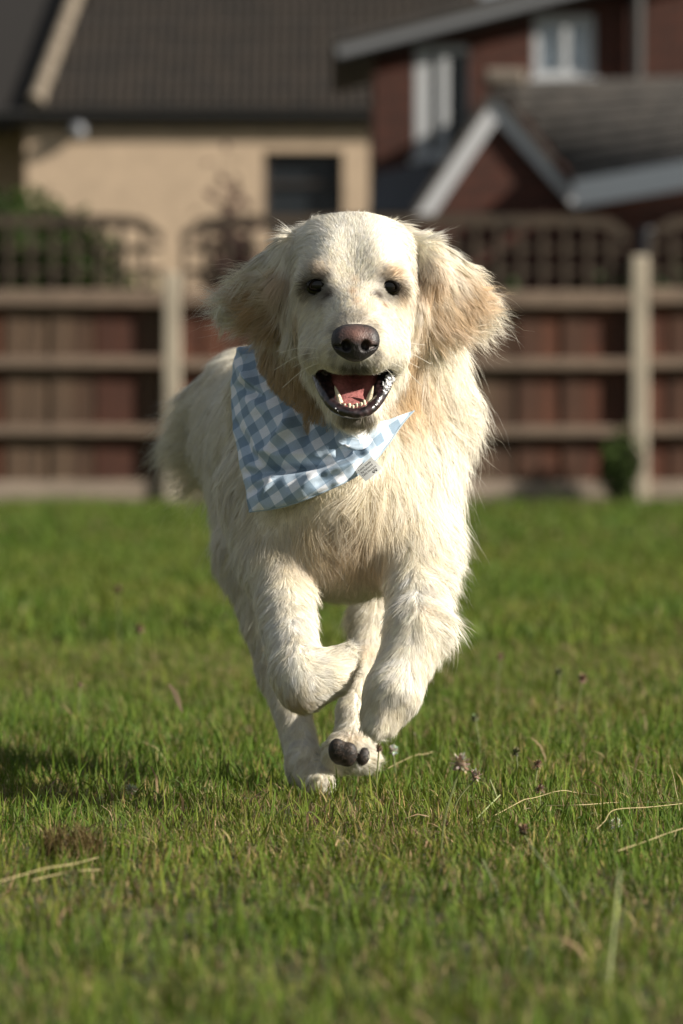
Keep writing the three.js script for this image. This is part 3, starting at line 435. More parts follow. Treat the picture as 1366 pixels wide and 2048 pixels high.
// face markings
for (const [x, y, r, c, s] of [
  [842, 542, 20, [0.16, 0.10, 0.06], 0.85], [612, 570, 11, [0.26, 0.19, 0.13], 0.8], [800, 577, 12, [0.30, 0.20, 0.12], 0.8],
  [638, 543, 20, [0.46, 0.34, 0.22], 0.7], [790, 547, 22, [0.60, 0.40, 0.21], 0.75], [655, 555, 12, [0.28, 0.22, 0.16], 0.6], [764, 556, 12, [0.40, 0.29, 0.19], 0.5], [800, 592, 16, [0.70, 0.50, 0.29], 0.6], [612, 585, 16, [0.56, 0.43, 0.30], 0.55], [768, 597, 6, [0.20, 0.10, 0.07], 0.85], [765, 606, 6, [0.45, 0.25, 0.14], 0.7], [648, 600, 14, [0.42, 0.35, 0.27], 0.45],
  [722, 636, 22, GREY, 0.75], [745, 655, 14, GREY, 0.7], [690, 640, 16, GREY, 0.5], [670, 660, 12, [0.30, 0.27, 0.22], 0.6], [706, 585, 9, [0.72, 0.53, 0.34], 0.7], [712, 605, 9, [0.72, 0.54, 0.36], 0.6], [710, 565, 8, [0.72, 0.56, 0.38], 0.5], [750, 620, 20, [0.80, 0.64, 0.43], 0.5],
  [708, 738, 16, SABLE, 0.95], [690, 734, 12, SABLE, 0.8], [727, 734, 12, SABLE, 0.8], [668, 726, 8, [0.20, 0.17, 0.14], 0.6], [750, 722, 8, [0.20, 0.17, 0.14], 0.5], [672, 705, 10, [0.25, 0.22, 0.19], 0.6], [752, 706, 10, [0.25, 0.22, 0.19], 0.6],
  [712, 836, 22, [0.13, 0.10, 0.085], 0.7], [690, 834, 13, [0.13, 0.10, 0.085], 0.7], [736, 832, 12, [0.16, 0.12, 0.10], 0.7], [618, 702, 9, [0.34, 0.26, 0.17], 0.6],
  [635, 571, 25, [0.06, 0.046, 0.036], 1], [778, 574, 23, [0.06, 0.046, 0.036], 1], [660, 588, 12, [0.09, 0.06, 0.04], 0.95], [751, 589, 11, [0.09, 0.06, 0.04], 0.95], [612, 574, 12, SABLE, 0.8], [802, 579, 12, SABLE, 0.8], [650, 556, 10, SABLE, 0.6], [764, 558, 9, SABLE, 0.5],
]) paint(x, y, r, c, s, Math.hypot(x - 635, y - 571) < 30 || Math.hypot(x - 778, y - 574) < 27 ? 0.334 : undefined, true);
const mouthC = at(707, 772, 0.345), noseC = at(710, 685, 0.412);
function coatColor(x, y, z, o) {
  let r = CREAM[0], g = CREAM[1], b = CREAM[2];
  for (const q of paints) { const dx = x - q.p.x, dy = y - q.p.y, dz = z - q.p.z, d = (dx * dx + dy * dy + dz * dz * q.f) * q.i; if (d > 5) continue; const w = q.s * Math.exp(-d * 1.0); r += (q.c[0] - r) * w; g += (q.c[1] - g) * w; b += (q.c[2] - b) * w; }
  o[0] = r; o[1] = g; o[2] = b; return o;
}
// ---------------------------------------------------------------- dog: body and face parts
const dog = thing('dog', 'cream golden retriever in a blue checked bandana running across the lawn', 'dog', [0, 0, 0]);
const netTri = {};
{
  const skin = [];
  for (const n of [bodyNet, headNet, earNet]) {
    const P = n.geo.attributes.position, C = new Float32Array(P.count * 3), o = [0, 0, 0];
    for (let i = 0; i < P.count; i++) {
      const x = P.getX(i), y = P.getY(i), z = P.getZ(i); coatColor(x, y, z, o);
      if (n === headNet) { const m = Math.min(prim(headCut[0], x, y, z), prim(headCut[1], x, y, z)); if (m < 0.0025) { o[0] = 0.05; o[1] = 0.014; o[2] = 0.014; } else if (m < 0.007) { o[0] = 0.022; o[1] = 0.018; o[2] = 0.018; } for (const e of eyeP) if (Math.hypot(x - e.x, y - e.y, (z - e.z)) < EYE_R + 0.003) { o[0] = 0.012; o[1] = 0.009; o[2] = 0.008; } }
      C.set(o, i * 3);
    }
    n.geo.setAttribute('color', new THREE.BufferAttribute(C, 3)); skin.push(n.geo);
  }
  part('body', mergeGeometries(skin), std(0xffffff, 0.85, { vertexColors: true }), dog);
}
function netPart(name, list, lo, hi, h, mat, colorFn, parent = dog, warp = null) {
  const f0 = field(list), f = warp ? (x, y, z) => f0(x, y, z) + warp(x, y, z) : f0, n = surfaceNet(f, lo, hi, h), P = n.geo.attributes.position, C = new Float32Array(P.count * 3);
  for (let i = 0; i < P.count; i++) C.set(colorFn(P.getX(i), P.getY(i), P.getZ(i)), i * 3);
  n.geo.setAttribute('color', new THREE.BufferAttribute(C, 3)); return part(name, n.geo, mat, parent);
}
const wet = (rough, o = {}) => new THREE.MeshPhysicalMaterial({ vertexColors: true, roughness: rough, clearcoat: 0.6, clearcoatRoughness: 0.2, ...o });
// nose
netPart('nose', [
  el([711, 668, 0.4090], 0.0250, 0.0125, 0.018, 0.01), el([687, 684, 0.4150], 0.0145, 0.0150, 0.0145, 0.010), el([735, 684, 0.4150], 0.0145, 0.0150, 0.0145, 0.010), el([711, 702, 0.4150], 0.0155, 0.0130, 0.0125, 0.012), el([711, 680, 0.4210], 0.012, 0.013, 0.0115, 0.008),
  neg(el([692, 692, 0.4325], 0.0060, 0.0070, 0.013, 0.003, [0, 0, 0.3110])), neg(el([730, 692, 0.4325], 0.0060, 0.0070, 0.013, 0.003, [0, 0, -0.3])), neg(rc([684, 697, 0.4300], [672, 692, 0.4220], 0.0030, 0.0018, 0.003)), neg(rc([738, 697, 0.4300], [750, 692, 0.4220], 0.0030, 0.0018, 0.003)), neg(rc([711, 697, 0.4345], [711, 722, 0.4290], 0.0016, 0.0020, 0.003)),
], V(-0.03, 0.53, 0.37), V(0.07, 0.61, 0.448), 0.0009, wet(0.55, { clearcoat: 0.12, clearcoatRoughness: 0.4 }), (x, y, z) => {
  const c = at(713, 668, 0.421), d = Math.hypot((x - c.x) / 0.021, (y - c.y) / 0.0115), n = noise(x * 300, y * 300, z * 300) * 0.3, w = clamp(1.15 - d + n * 0.8, 0, 1), c2 = at(738, 686, 0.421), d2 = Math.hypot((x - c2.x) / 0.010, (y - c2.y) / 0.008), w2 = clamp(1 - d2 + n, 0, 1) * 0.6, q = Math.max(w, w2);
  return mix3([0.018, 0.015, 0.016], [0.165, 0.085, 0.068], q);
}, dog, (x, y, z) => noise(x * 620, y * 620, z * 620) * 0.00035);
// eyes, with lids
eyeP.map((q) => q.clone().add(V(0, 0, 0.0042))).forEach((e, k) => {
  const g = new THREE.SphereGeometry(EYE_R, 48, 32); g.rotateX(Math.PI / 2); const P = g.attributes.position, C = new Float32Array(P.count * 3);
  for (let i = 0; i < P.count; i++) { const r = Math.hypot(P.getX(i), P.getY(i)) / EYE_R, a = Math.atan2(P.getY(i), P.getX(i)), n = noise(Math.cos(a) * 6, Math.sin(a) * 6, r * 5) * 0.3; const c = P.getZ(i) < 0 || r > 0.72 ? [0.008, 0.006, 0.005] : r < 0.36 ? [0.004, 0.004, 0.004] : mix3([0.009, 0.006, 0.004], [0.006, 0.004, 0.003], clamp(r + n, 0, 1)); C.set(c, i * 3); }
  g.setAttribute('color', new THREE.BufferAttribute(C, 3));
  const m = part('eye', g, new THREE.MeshPhysicalMaterial({ vertexColors: true, roughness: 0.05, specularIntensity: 0.85 }), dog); m.position.copy(e); m.rotation.set(0.02, k ? 0.04 : -0.04, 0);
  const s = k ? 1 : -1, pts = []; for (let i = 0; i < 40; i++) { const t = i / 40 * Math.PI * 2, cx = Math.cos(t), sy = Math.sin(t), x = (cx > 0 ? cx * 0.0098 : cx * 0.0108) * s, y = sy > 0 ? Math.pow(sy, 0.85) * 0.0062 : -Math.pow(-sy, 1.1) * 0.0064, yy = y + (cx < -0.55 ? (cx + 0.55) * 0.009 : 0) - (cx > 0.5 ? (cx - 0.5) * 0.005 : 0); pts.push(V(e.x + x, e.y + yy, e.z + Math.sqrt(Math.max(0.00001, EYE_R * EYE_R - x * x * 0.75 - y * y)) * 0.985 + 0.0002)); }
  part('eyelid', new THREE.TubeGeometry(new THREE.CatmullRomCurve3(pts, true), 96, 0.0016, 8, true), new THREE.MeshPhysicalMaterial({ color: lin(0.006, 0.005, 0.004), roughness: 1, specularIntensity: 0 }), dog);
});
// lips, tongue, teeth
const LIP = [[634, 738, 0.310], [640, 762, 0.328], [652, 790, 0.348], [668, 812, 0.360], [690, 824, 0.366], [714, 827, 0.367], [738, 820, 0.363], [756, 800, 0.352], [770, 775, 0.336], [780, 748, 0.318], [784, 730, 0.306]];
{
  const list = [], lc = new THREE.CatmullRomCurve3(LIP.map((q) => at(...q))), NL = 44, lw = (i) => 0.0047 + 0.0022 * Math.abs(i / NL - 0.5) * 2; for (let k = 0; k < NL; k++) list.push(RC(lc.getPoint(k / NL), lc.getPoint((k + 1) / NL), lw(k), lw(k + 1), 0.004));
  for (const [a, b, r] of [[[650, 748, 0.318], [664, 790, 0.345], 0.006], [[768, 745, 0.318], [752, 788, 0.342], 0.006], [[640, 738, 0.318], [668, 742, 0.350], 0.004], [[778, 735, 0.316], [748, 741, 0.350], 0.004]]) list.push(rc(a, b, r, r, 0.006));
  netPart('lip', list, V(-0.06, 0.46, 0.27), V(0.09, 0.58, 0.40), 0.0013, wet(0.30, { clearcoat: 0.8, clearcoatRoughness: 0.12 }), (x, y, z) => { const n = clamp(0.5 + noise(x * 160, y * 160, z * 160) * 1.2, 0, 1); return mix3([0.012, 0.010, 0.012], [0.045, 0.026, 0.028], n); }, dog, (x, y, z) => fbm(x * 150, y * 150, z * 150, 2) * 0.0010);
  netPart('tongue', [el([704, 782, 0.316], 0.0275, 0.0085, 0.052, 0.008, [0.48, 0, 0]), el([672, 757, 0.300], 0.013, 0.014, 0.034, 0.012, [0.5, 0, 0.5]), el([742, 757, 0.300], 0.012, 0.014, 0.034, 0.012, [0.5, 0, -0.5]), neg(rc([706, 760, 0.315], [708, 792, 0.366], 0.0035, 0.0020, 0.006))],
    V(-0.04, 0.47, 0.25), V(0.06, 0.58, 0.385), 0.0013, wet(0.38, { clearcoat: 0.7, clearcoatRoughness: 0.2 }), (x, y, z) => { const n = 0.9 + noise(x * 260, y * 260, z * 260) * 0.25; return [0.50 * n, 0.19 * n, 0.18 * n]; }, dog, (x, y, z) => noise(x * 420, y * 420, z * 420) * 0.0005);
  netPart('gum', [rc([676, 806, 0.350], [690, 815, 0.358], 0.0042, 0.0044, 0.004), rc([690, 815, 0.358], [728, 814, 0.358], 0.0044, 0.0044, 0.004), rc([728, 814, 0.358], [742, 802, 0.348], 0.0044, 0.004, 0.004)], V(-0.03, 0.46, 0.32), V(0.06, 0.53, 0.38), 0.0012, wet(0.35), () => [0.30, 0.09, 0.085]);
  const ivory = new THREE.MeshPhysicalMaterial({ color: lin(0.72, 0.64, 0.47), roughness: 0.3, clearcoat: 0.5 });
  const tooth = (b, t, r, bend) => { const A = at(...b), B = at(...t), pr = []; for (let k = 0; k <= 10; k++) { const u = k / 10; pr.push(new THREE.Vector2(Math.max(0.0002, r * Math.pow(1 - u, bend ? 0.55 : 0.28)), u * A.distanceTo(B))); } const g = new THREE.LatheGeometry(pr, 14), P = g.attributes.position; for (let i = 0; i < P.count; i++) { const u = P.getY(i) / A.distanceTo(B); P.setX(i, P.getX(i) + bend * u * u); } g.computeVertexNormals(); const m = part('tooth', g, ivory, dog); m.position.copy(A); m.quaternion.setFromUnitVectors(V(0, 1, 0), B.clone().sub(A).normalize()); };
  tooth([681, 808, 0.354], [671, 771, 0.358], 0.0042, -0.001); tooth([736, 806, 0.352], [745, 771, 0.356], 0.0044, 0.001);
  for (const [x, y] of [[690, 812], [698, 814], [706, 815.5], [714, 814.5], [722, 811], [729, 808]]) tooth([x, y + 2, 0.3605 - (x % 4) * 0.0005], [x + (x % 3) - 1, y - 5 - (x % 5), 0.362], 0.0026 + (x % 3) * 0.0003, 0);
  // saliva foam on the lip
  netPart('saliva_foam', [rc([786, 736, 0.318], [779, 758, 0.333], 0.0045, 0.0055, 0.003), rc([779, 758, 0.333], [768, 783, 0.347], 0.0055, 0.005, 0.003), rc([768, 783, 0.347], [756, 806, 0.359], 0.003, 0.002, 0.003), rc([670, 816, 0.367], [677, 822, 0.369], 0.0022, 0.002, 0.002)], V(-0.03, 0.46, 0.29), V(0.09, 0.58, 0.39), 0.0011,
    new THREE.MeshPhysicalMaterial({ vertexColors: true, roughness: 0.35, clearcoat: 0.4 }), () => [0.70, 0.71, 0.73], dog, (x, y, z) => 0.0012 + fbm(x * 330, y * 330, z * 330, 2) * 0.008);
}
// pads of the lifted hind paw
const padDark = new THREE.MeshPhysicalMaterial({ vertexColors: true, roughness: 0.6 });
const padN = (x, y, z) => noise(x * 700, y * 700, z * 700) * 0.0005;
const padC = (x, y, z) => mix3([0.014, 0.012, 0.011], [0.06, 0.04, 0.03], clamp(0.3 + noise(x * 200, y * 200, z * 200), 0, 1));
netPart('paw_pad', [el([676, 1503, 0.046], 0.0125, 0.0175, 0.010, 0.006, [0.2, 0, 0.15]), el([696, 1509, 0.047], 0.0125, 0.0165, 0.010, 0.006, [0.2, 0, -0.15])], V(-0.05, 0.01, 0.01), V(0.05, 0.11, 0.08), 0.0014, padDark, padC, dog, padN);
netPart('paw_pad', [el([725, 1513, 0.043], 0.0095, 0.0125, 0.009, 0.006, [0, 0, -0.3])], V(-0.05, 0.01, 0.01), V(0.05, 0.11, 0.08), 0.0014, padDark, padC, dog, padN);
// whiskers
{ const r = rng(71), wm = std(lin(0.80, 0.76, 0.66), 0.5);
  for (const [x, y, z, ex, ey] of [[668, 706, 0.392, 560, 705], [672, 716, 0.394, 585, 735], [662, 718, 0.385, 565, 775], [655, 702, 0.378, 548, 740], [676, 724, 0.392, 610, 765], [750, 704, 0.392, 850, 690], [746, 716, 0.394, 838, 735], [756, 716, 0.385, 842, 770], [762, 702, 0.378, 862, 728], [742, 724, 0.392, 800, 772]]) {
    const a = at(x, y, z), b = at(ex, ey, z - 0.03), m = a.clone().lerp(b, 0.5).add(V(0, 0.006, 0.014)); part('whisker', new THREE.TubeGeometry(new THREE.CatmullRomCurve3([a, m, b]), 14, 0.00022 + r() * 0.0001, 4), wm, dog); } }
// ---------------------------------------------------------------- bandana round the neck
const bandana = thing('bandana', 'blue and white gingham bandana tied round the neck of the dog', 'bandana', [0, 0, 0]);
const spl = (a) => new THREE.CatmullRomCurve3(a.map((q) => at(...q)), false, 'centripetal');
const neckEdge = spl([[492, 650, 0.085], [500, 695, 0.12], [528, 745, 0.165], [575, 792, 0.20], [640, 830, 0.228], [705, 842, 0.24], [765, 842, 0.228], [810, 822, 0.19]]);
const leftEdge = spl([[492, 650, 0.085], [468, 715, 0.10], [461, 790, 0.12], [469, 880, 0.165], [486, 960, 0.205], [497, 1024, 0.232]]);
const hemEdge = spl([[810, 822, 0.19], [774, 893, 0.238], [722, 946, 0.262], [640, 987, 0.268], [565, 1014, 0.252], [497, 1024, 0.232]]);
const FOLD = [ // ridges and valleys of the cloth: polyline on the photograph, height in metres, width in pixels
  [[[592, 812], [572, 860], [540, 902]], 0.010, 13], [[[505, 900], [560, 912], [630, 906]], 0.006, 14], [[[685, 882], [725, 872], [772, 850]], 0.012, 13], [[[655, 942], [700, 925], [735, 905]], 0.006, 12], [[[486, 742], [512, 768]], 0.007, 11], [[[478, 695], [505, 715]], 0.005, 10], [[[600, 975], [640, 945]], 0.004, 12], [[[520, 1000], [545, 950]], 0.005, 11],
  [[[500, 945], [570, 938], [640, 930], [720, 908]], -0.012, 11], [[[478, 775], [520, 795]], -0.008, 11], [[[474, 850], [500, 905], [530, 940]], -0.006, 12], [[[612, 838], [606, 890]], -0.006, 12], [[[680, 905], [740, 893]], -0.008, 9], [[[655, 862], [690, 858]], -0.006, 10], [[[640, 965], [690, 945]], -0.004, 9], [[[500, 985], [530, 965]], -0.005, 9],
];
const toPx = (p) => { const v = p.clone().sub(EYE), yy = v.y * cP + v.z * sP, zz = -v.y * sP + v.z * cP; return [683 + FOCAL * v.x / -zz, 1024 - FOCAL * yy / -zz]; };
const segD = (x, y, a, b) => { const dx = b[0] - a[0], dy = b[1] - a[1], t = clamp(((x - a[0]) * dx + (y - a[1]) * dy) / (dx * dx + dy * dy), 0, 1); return [Math.hypot(x - a[0] - dx * t, y - a[1] - dy * t), t]; };
const NS = 110, NT = 110, clothP = [], clothUV = [], smoothP = [];
{
  const T0 = neckEdge.getPoint(0), T1 = neckEdge.getPoint(1), Cn = leftEdge.getPoint(1), g = V(0, 0, 0);
  for (let j = 0; j <= NT; j++) for (let i = 0; i <= NS; i++) {
    const s = i / NS, t = j / NT * 0.999, p = neckEdge.getPoint(s).multiplyScalar(1 - t).addScaledVector(Cn, t);
    const d0 = leftEdge.getPoint(t).sub(T0.clone().multiplyScalar(1 - t)).addScaledVector(Cn, -t), d1 = hemEdge.getPoint(t).sub(T1.clone().multiplyScalar(1 - t)).addScaledVector(Cn, -t);
    p.addScaledVector(d0, Math.pow(1 - s, 1.6)).addScaledVector(d1, Math.pow(s, 1.6));
    smoothP.push(p.clone());
    const off = Math.max(lerp(0.002, 0.013, sstep(0.04, 0.34, t)), 0.011 * sstep(0.72, 0.95, s));
    for (let k = 0; k < 5; k++) { const d = comb.get(p.x, p.y, p.z); if (d >= off) break; comb.grad(p.x, p.y, p.z, g); p.addScaledVector(g, (off - d) * 0.9); }
    if (t < 0.25 && s < 0.86) { const d = comb.get(p.x, p.y, p.z), want = lerp(-0.001, d, Math.max(sstep(0.0, 0.22, t), sstep(0.7, 0.86, s))); comb.grad(p.x, p.y, p.z, g); p.addScaledVector(g, want - d); }
    const [px, py] = toPx(p), edge = sstep(0.02, 0.16, t); let h = 0; for (const [pl, ht, w] of FOLD) { let m = 1e9, tt = 0; for (let k = 0; k + 1 < pl.length; k++) { const [d, u] = segD(px, py, pl[k], pl[k + 1]); if (d < m) { m = d; tt = (k + u) / (pl.length - 1); } } h += 1.7 * ht * Math.exp(-Math.pow(m / (w * 0.85), 2)) * (0.35 + 0.65 * Math.sin(Math.PI * clamp(tt, 0.05, 0.95))); }
    h += noise(px * 0.02, py * 0.02, 3) * 0.004 + noise(px * 0.05, py * 0.05, 8) * 0.0016; comb.grad(p.x, p.y, p.z, g); g.z += 0.4; g.normalize(); p.addScaledVector(g, h * edge);
    clothP.push(p);
  }
  // the weave: lengths measured along the cloth itself, warp running with the hem
  const ca = Math.cos(0.60), sa = Math.sin(0.60);
  for (let j = 0; j <= NT; j++) { const row = [0]; for (let i = 1; i <= NS; i++) { const a = smoothP[j * (NS + 1) + i - 1], b = smoothP[j * (NS + 1) + i]; row.push(row[i - 1] + Math.hypot(b.x - a.x, (b.z - a.z) * 0.6) * Math.sign(b.x - a.x || 1)); }
    const k0 = row.findIndex((_, i) => smoothP[j * (NS + 1) + i].x > -0.04), k = k0 < 0 ? NS : k0, x0 = smoothP[j * (NS + 1) + k].x; for (let i = 0; i <= NS; i++) { const p = smoothP[j * (NS + 1) + i], x = row[i] - row[k] + x0, y = p.y; clothUV.push([x * ca + y * sa, -x * sa + y * ca]); } }
  const out = { p: [], c: [], i: [], uv: [] }, id = (i, j) => j * (NS + 1) + i, NV = clothP.length;
  for (const p of clothP) out.p.push(p.x, p.y, p.z); clothUV.forEach((u) => out.uv.push(u[0] / 0.0268, u[1] / 0.0268));
  for (let j = 0; j < NT; j++) for (let i = 0; i < NS; i++) { const a = id(i, j), b = id(i + 1, j), c = id(i + 1, j + 1), d = id(i, j + 1); out.i.push(a, d, b, b, d, c); }
  const front = geoOf(out), N = front.attributes.normal; // make it a sheet with thickness
  for (let k = 0; k < NV; k++) { const p = clothP[k]; out.p.push(p.x - N.getX(k) * 0.0009, p.y - N.getY(k) * 0.0009, p.z - N.getZ(k) * 0.0009); out.uv.push(clothUV[k][0] / 0.0268, clothUV[k][1] / 0.0268); }
  const nf = out.i.length; for (let k = 0; k < nf; k += 3) out.i.push(out.i[k] + NV, out.i[k + 2] + NV, out.i[k + 1] + NV);
  const rim = (a, b) => out.i.push(a, b, a + NV, b, b + NV, a + NV);
  for (let i = 0; i < NS; i++) rim(id(i, 0), id(i + 1, 0)); for (let j = 0; j < NT; j++) { rim(id(0, j + 1), id(0, j)); rim(id(NS, j), id(NS, j + 1)); }
  const gt = dataTex(512, (u, v) => { const a = (u % 1) < 0.5, b = (v % 1) < 0.5, th = (Math.sin(u * 512 * 0.785) * Math.sin(v * 512 * 0.785)) * 0.03, n = tileNoise(u, v, 20, 3, 6) * 0.08, c = a && b ? [0.50, 0.585, 0.665] : a || b ? [0.675, 0.745, 0.815] : [0.90, 0.915, 0.945]; return c.map((x) => x * (1 + th + n)); });
  const bt = dataTex(128, (u, v) => { const h = 0.5 + 0.5 * Math.sin(u * 6.283 * 32) * Math.sin(v * 6.283 * 32); return [h, h, h]; }, false);
  part('cloth', geoOf(out), new THREE.MeshPhysicalMaterial({ map: gt, bumpMap: bt, bumpScale: 0.0002, roughness: 0.8, sheen: 0.3, sheenRoughness: 0.6, sheenColor: lin(0.8, 0.85, 0.9), side: THREE.DoubleSide }), bandana);
  // sewn hem along the two free edges
  const hem = new THREE.TubeGeometry(new THREE.CatmullRomCurve3([...Array(28)].map((_, k) => clothP[id(NS, Math.round(k / 27 * NT))].clone())), 120, 0.0011, 6); part('hem', hem, std(lin(0.33, 0.42, 0.50), 0.85), bandana);
  // woven tag
  const cv = document.createElement('canvas'); cv.width = 512; cv.height = 384; const c = cv.getContext('2d'); c.fillStyle = '#d9dad8'; c.fillRect(0, 0, 512, 384); c.fillStyle = '#1d1c1b'; c.textAlign = 'center'; c.font = 'bold 66px sans-serif'; c.fillText('Tailor Made', 236, 92); c.fillText('by Tailored', 236, 172); c.fillText('Tails Designs', 238, 252);
  const paw = (x, y, s) => { c.beginPath(); c.ellipse(x, y + 12 * s, 17 * s, 13 * s, 0, 0, 7); c.fill(); for (const [dx, dy] of [[-19, -4], [-7, -15], [8, -15], [20, -4]]) { c.beginPath(); c.ellipse(x + dx * s, y + dy * s, 6.5 * s, 8.5 * s, 0, 0, 7); c.fill(); } }; paw(298, 312, 1.5); paw(372, 312, 1.5);
  const tt = new THREE.CanvasTexture(cv); tt.colorSpace = THREE.SRGBColorSpace;
  const hz = (px, py) => { let best = null, bd = 1e9; for (const p of clothP) { const q = toPx(p), d = Math.hypot(q[0] - px, q[1] - py); if (d < bd) { bd = d; best = p; } } return best.z; }, z0 = hz(726, 930) + 0.006;
  const TL = at(710, 941, z0), TR = at(743, 914, z0 - 0.002), BR = at(765, 937, z0 + 0.008), BL = at(731.5, 963, z0 + 0.010), n = 10, o2 = { p: [], c: [], i: [], uv: [] };
  for (let j = 0; j <= n; j++) for (let i = 0; i <= n; i++) { const u = i / n, v = j / n, p = TL.clone().lerp(TR, u).lerp(BL.clone().lerp(BR, u), v); p.z += Math.sin(v * 2.6) * 0.0022 + Math.sin(u * 3) * 0.001; o2.p.push(p.x, p.y, p.z); o2.uv.push(u, 1 - v); if (i < n && j < n) { const a = j * (n + 1) + i; o2.i.push(a, a + n + 1, a + 1, a + 1, a + n + 1, a + n + 2); } }
  const fz = o2.p.length / 3; for (let k = 0; k < fz; k++) { o2.p.push(o2.p[k * 3], o2.p[k * 3 + 1], o2.p[k * 3 + 2] - 0.0006); o2.uv.push(0.02, 0.02); } const q2 = o2.i.length; for (let k = 0; k < q2; k += 3) o2.i.push(o2.i[k] + fz, o2.i[k + 2] + fz, o2.i[k + 1] + fz);
  const tg = part('woven_tag', geoOf(o2), std(0xffffff, 0.75, { map: tt }), bandana); tg.userData.label = 'white tag with small black lettering and two paw prints';
}
const clothPts = []; for (let j = 20; j <= NT; j += 4) for (let i = 0; i <= NS; i += (j > 70 ? 8 : 4)) clothPts.push(clothP[j * (NS + 1) + i]);
function bandanaShort(p, n) {
  if (p.y < 0.33 || p.y > 0.64) return 1; let k = 1;
  for (const c of clothPts) { const dx = c.x - p.x, dy = c.y - p.y, dz = c.z - p.z, h = dx * n.x + dy * n.y + dz * n.z; if (h < -0.012 || h > 0.07) continue; const l2 = dx * dx + dy * dy + dz * dz - h * h; if (l2 < 0.000225) return 0.22; }
  return k;
}
// ---------------------------------------------------------------- coat: every hair a tapered blade combed along guides
const guides = [];
const guide = (p, d, len, lift, wave) => { if (p) guides.push({ p, d: d.normalize(), len: len / 1000, lift, wave }); };
const G = (px, py, dx, dy, len, lift = 0.2, wave = 0.3, dz = -0.3) => guide(surf(px, py), V(dx, -dy, dz), len, lift, wave);
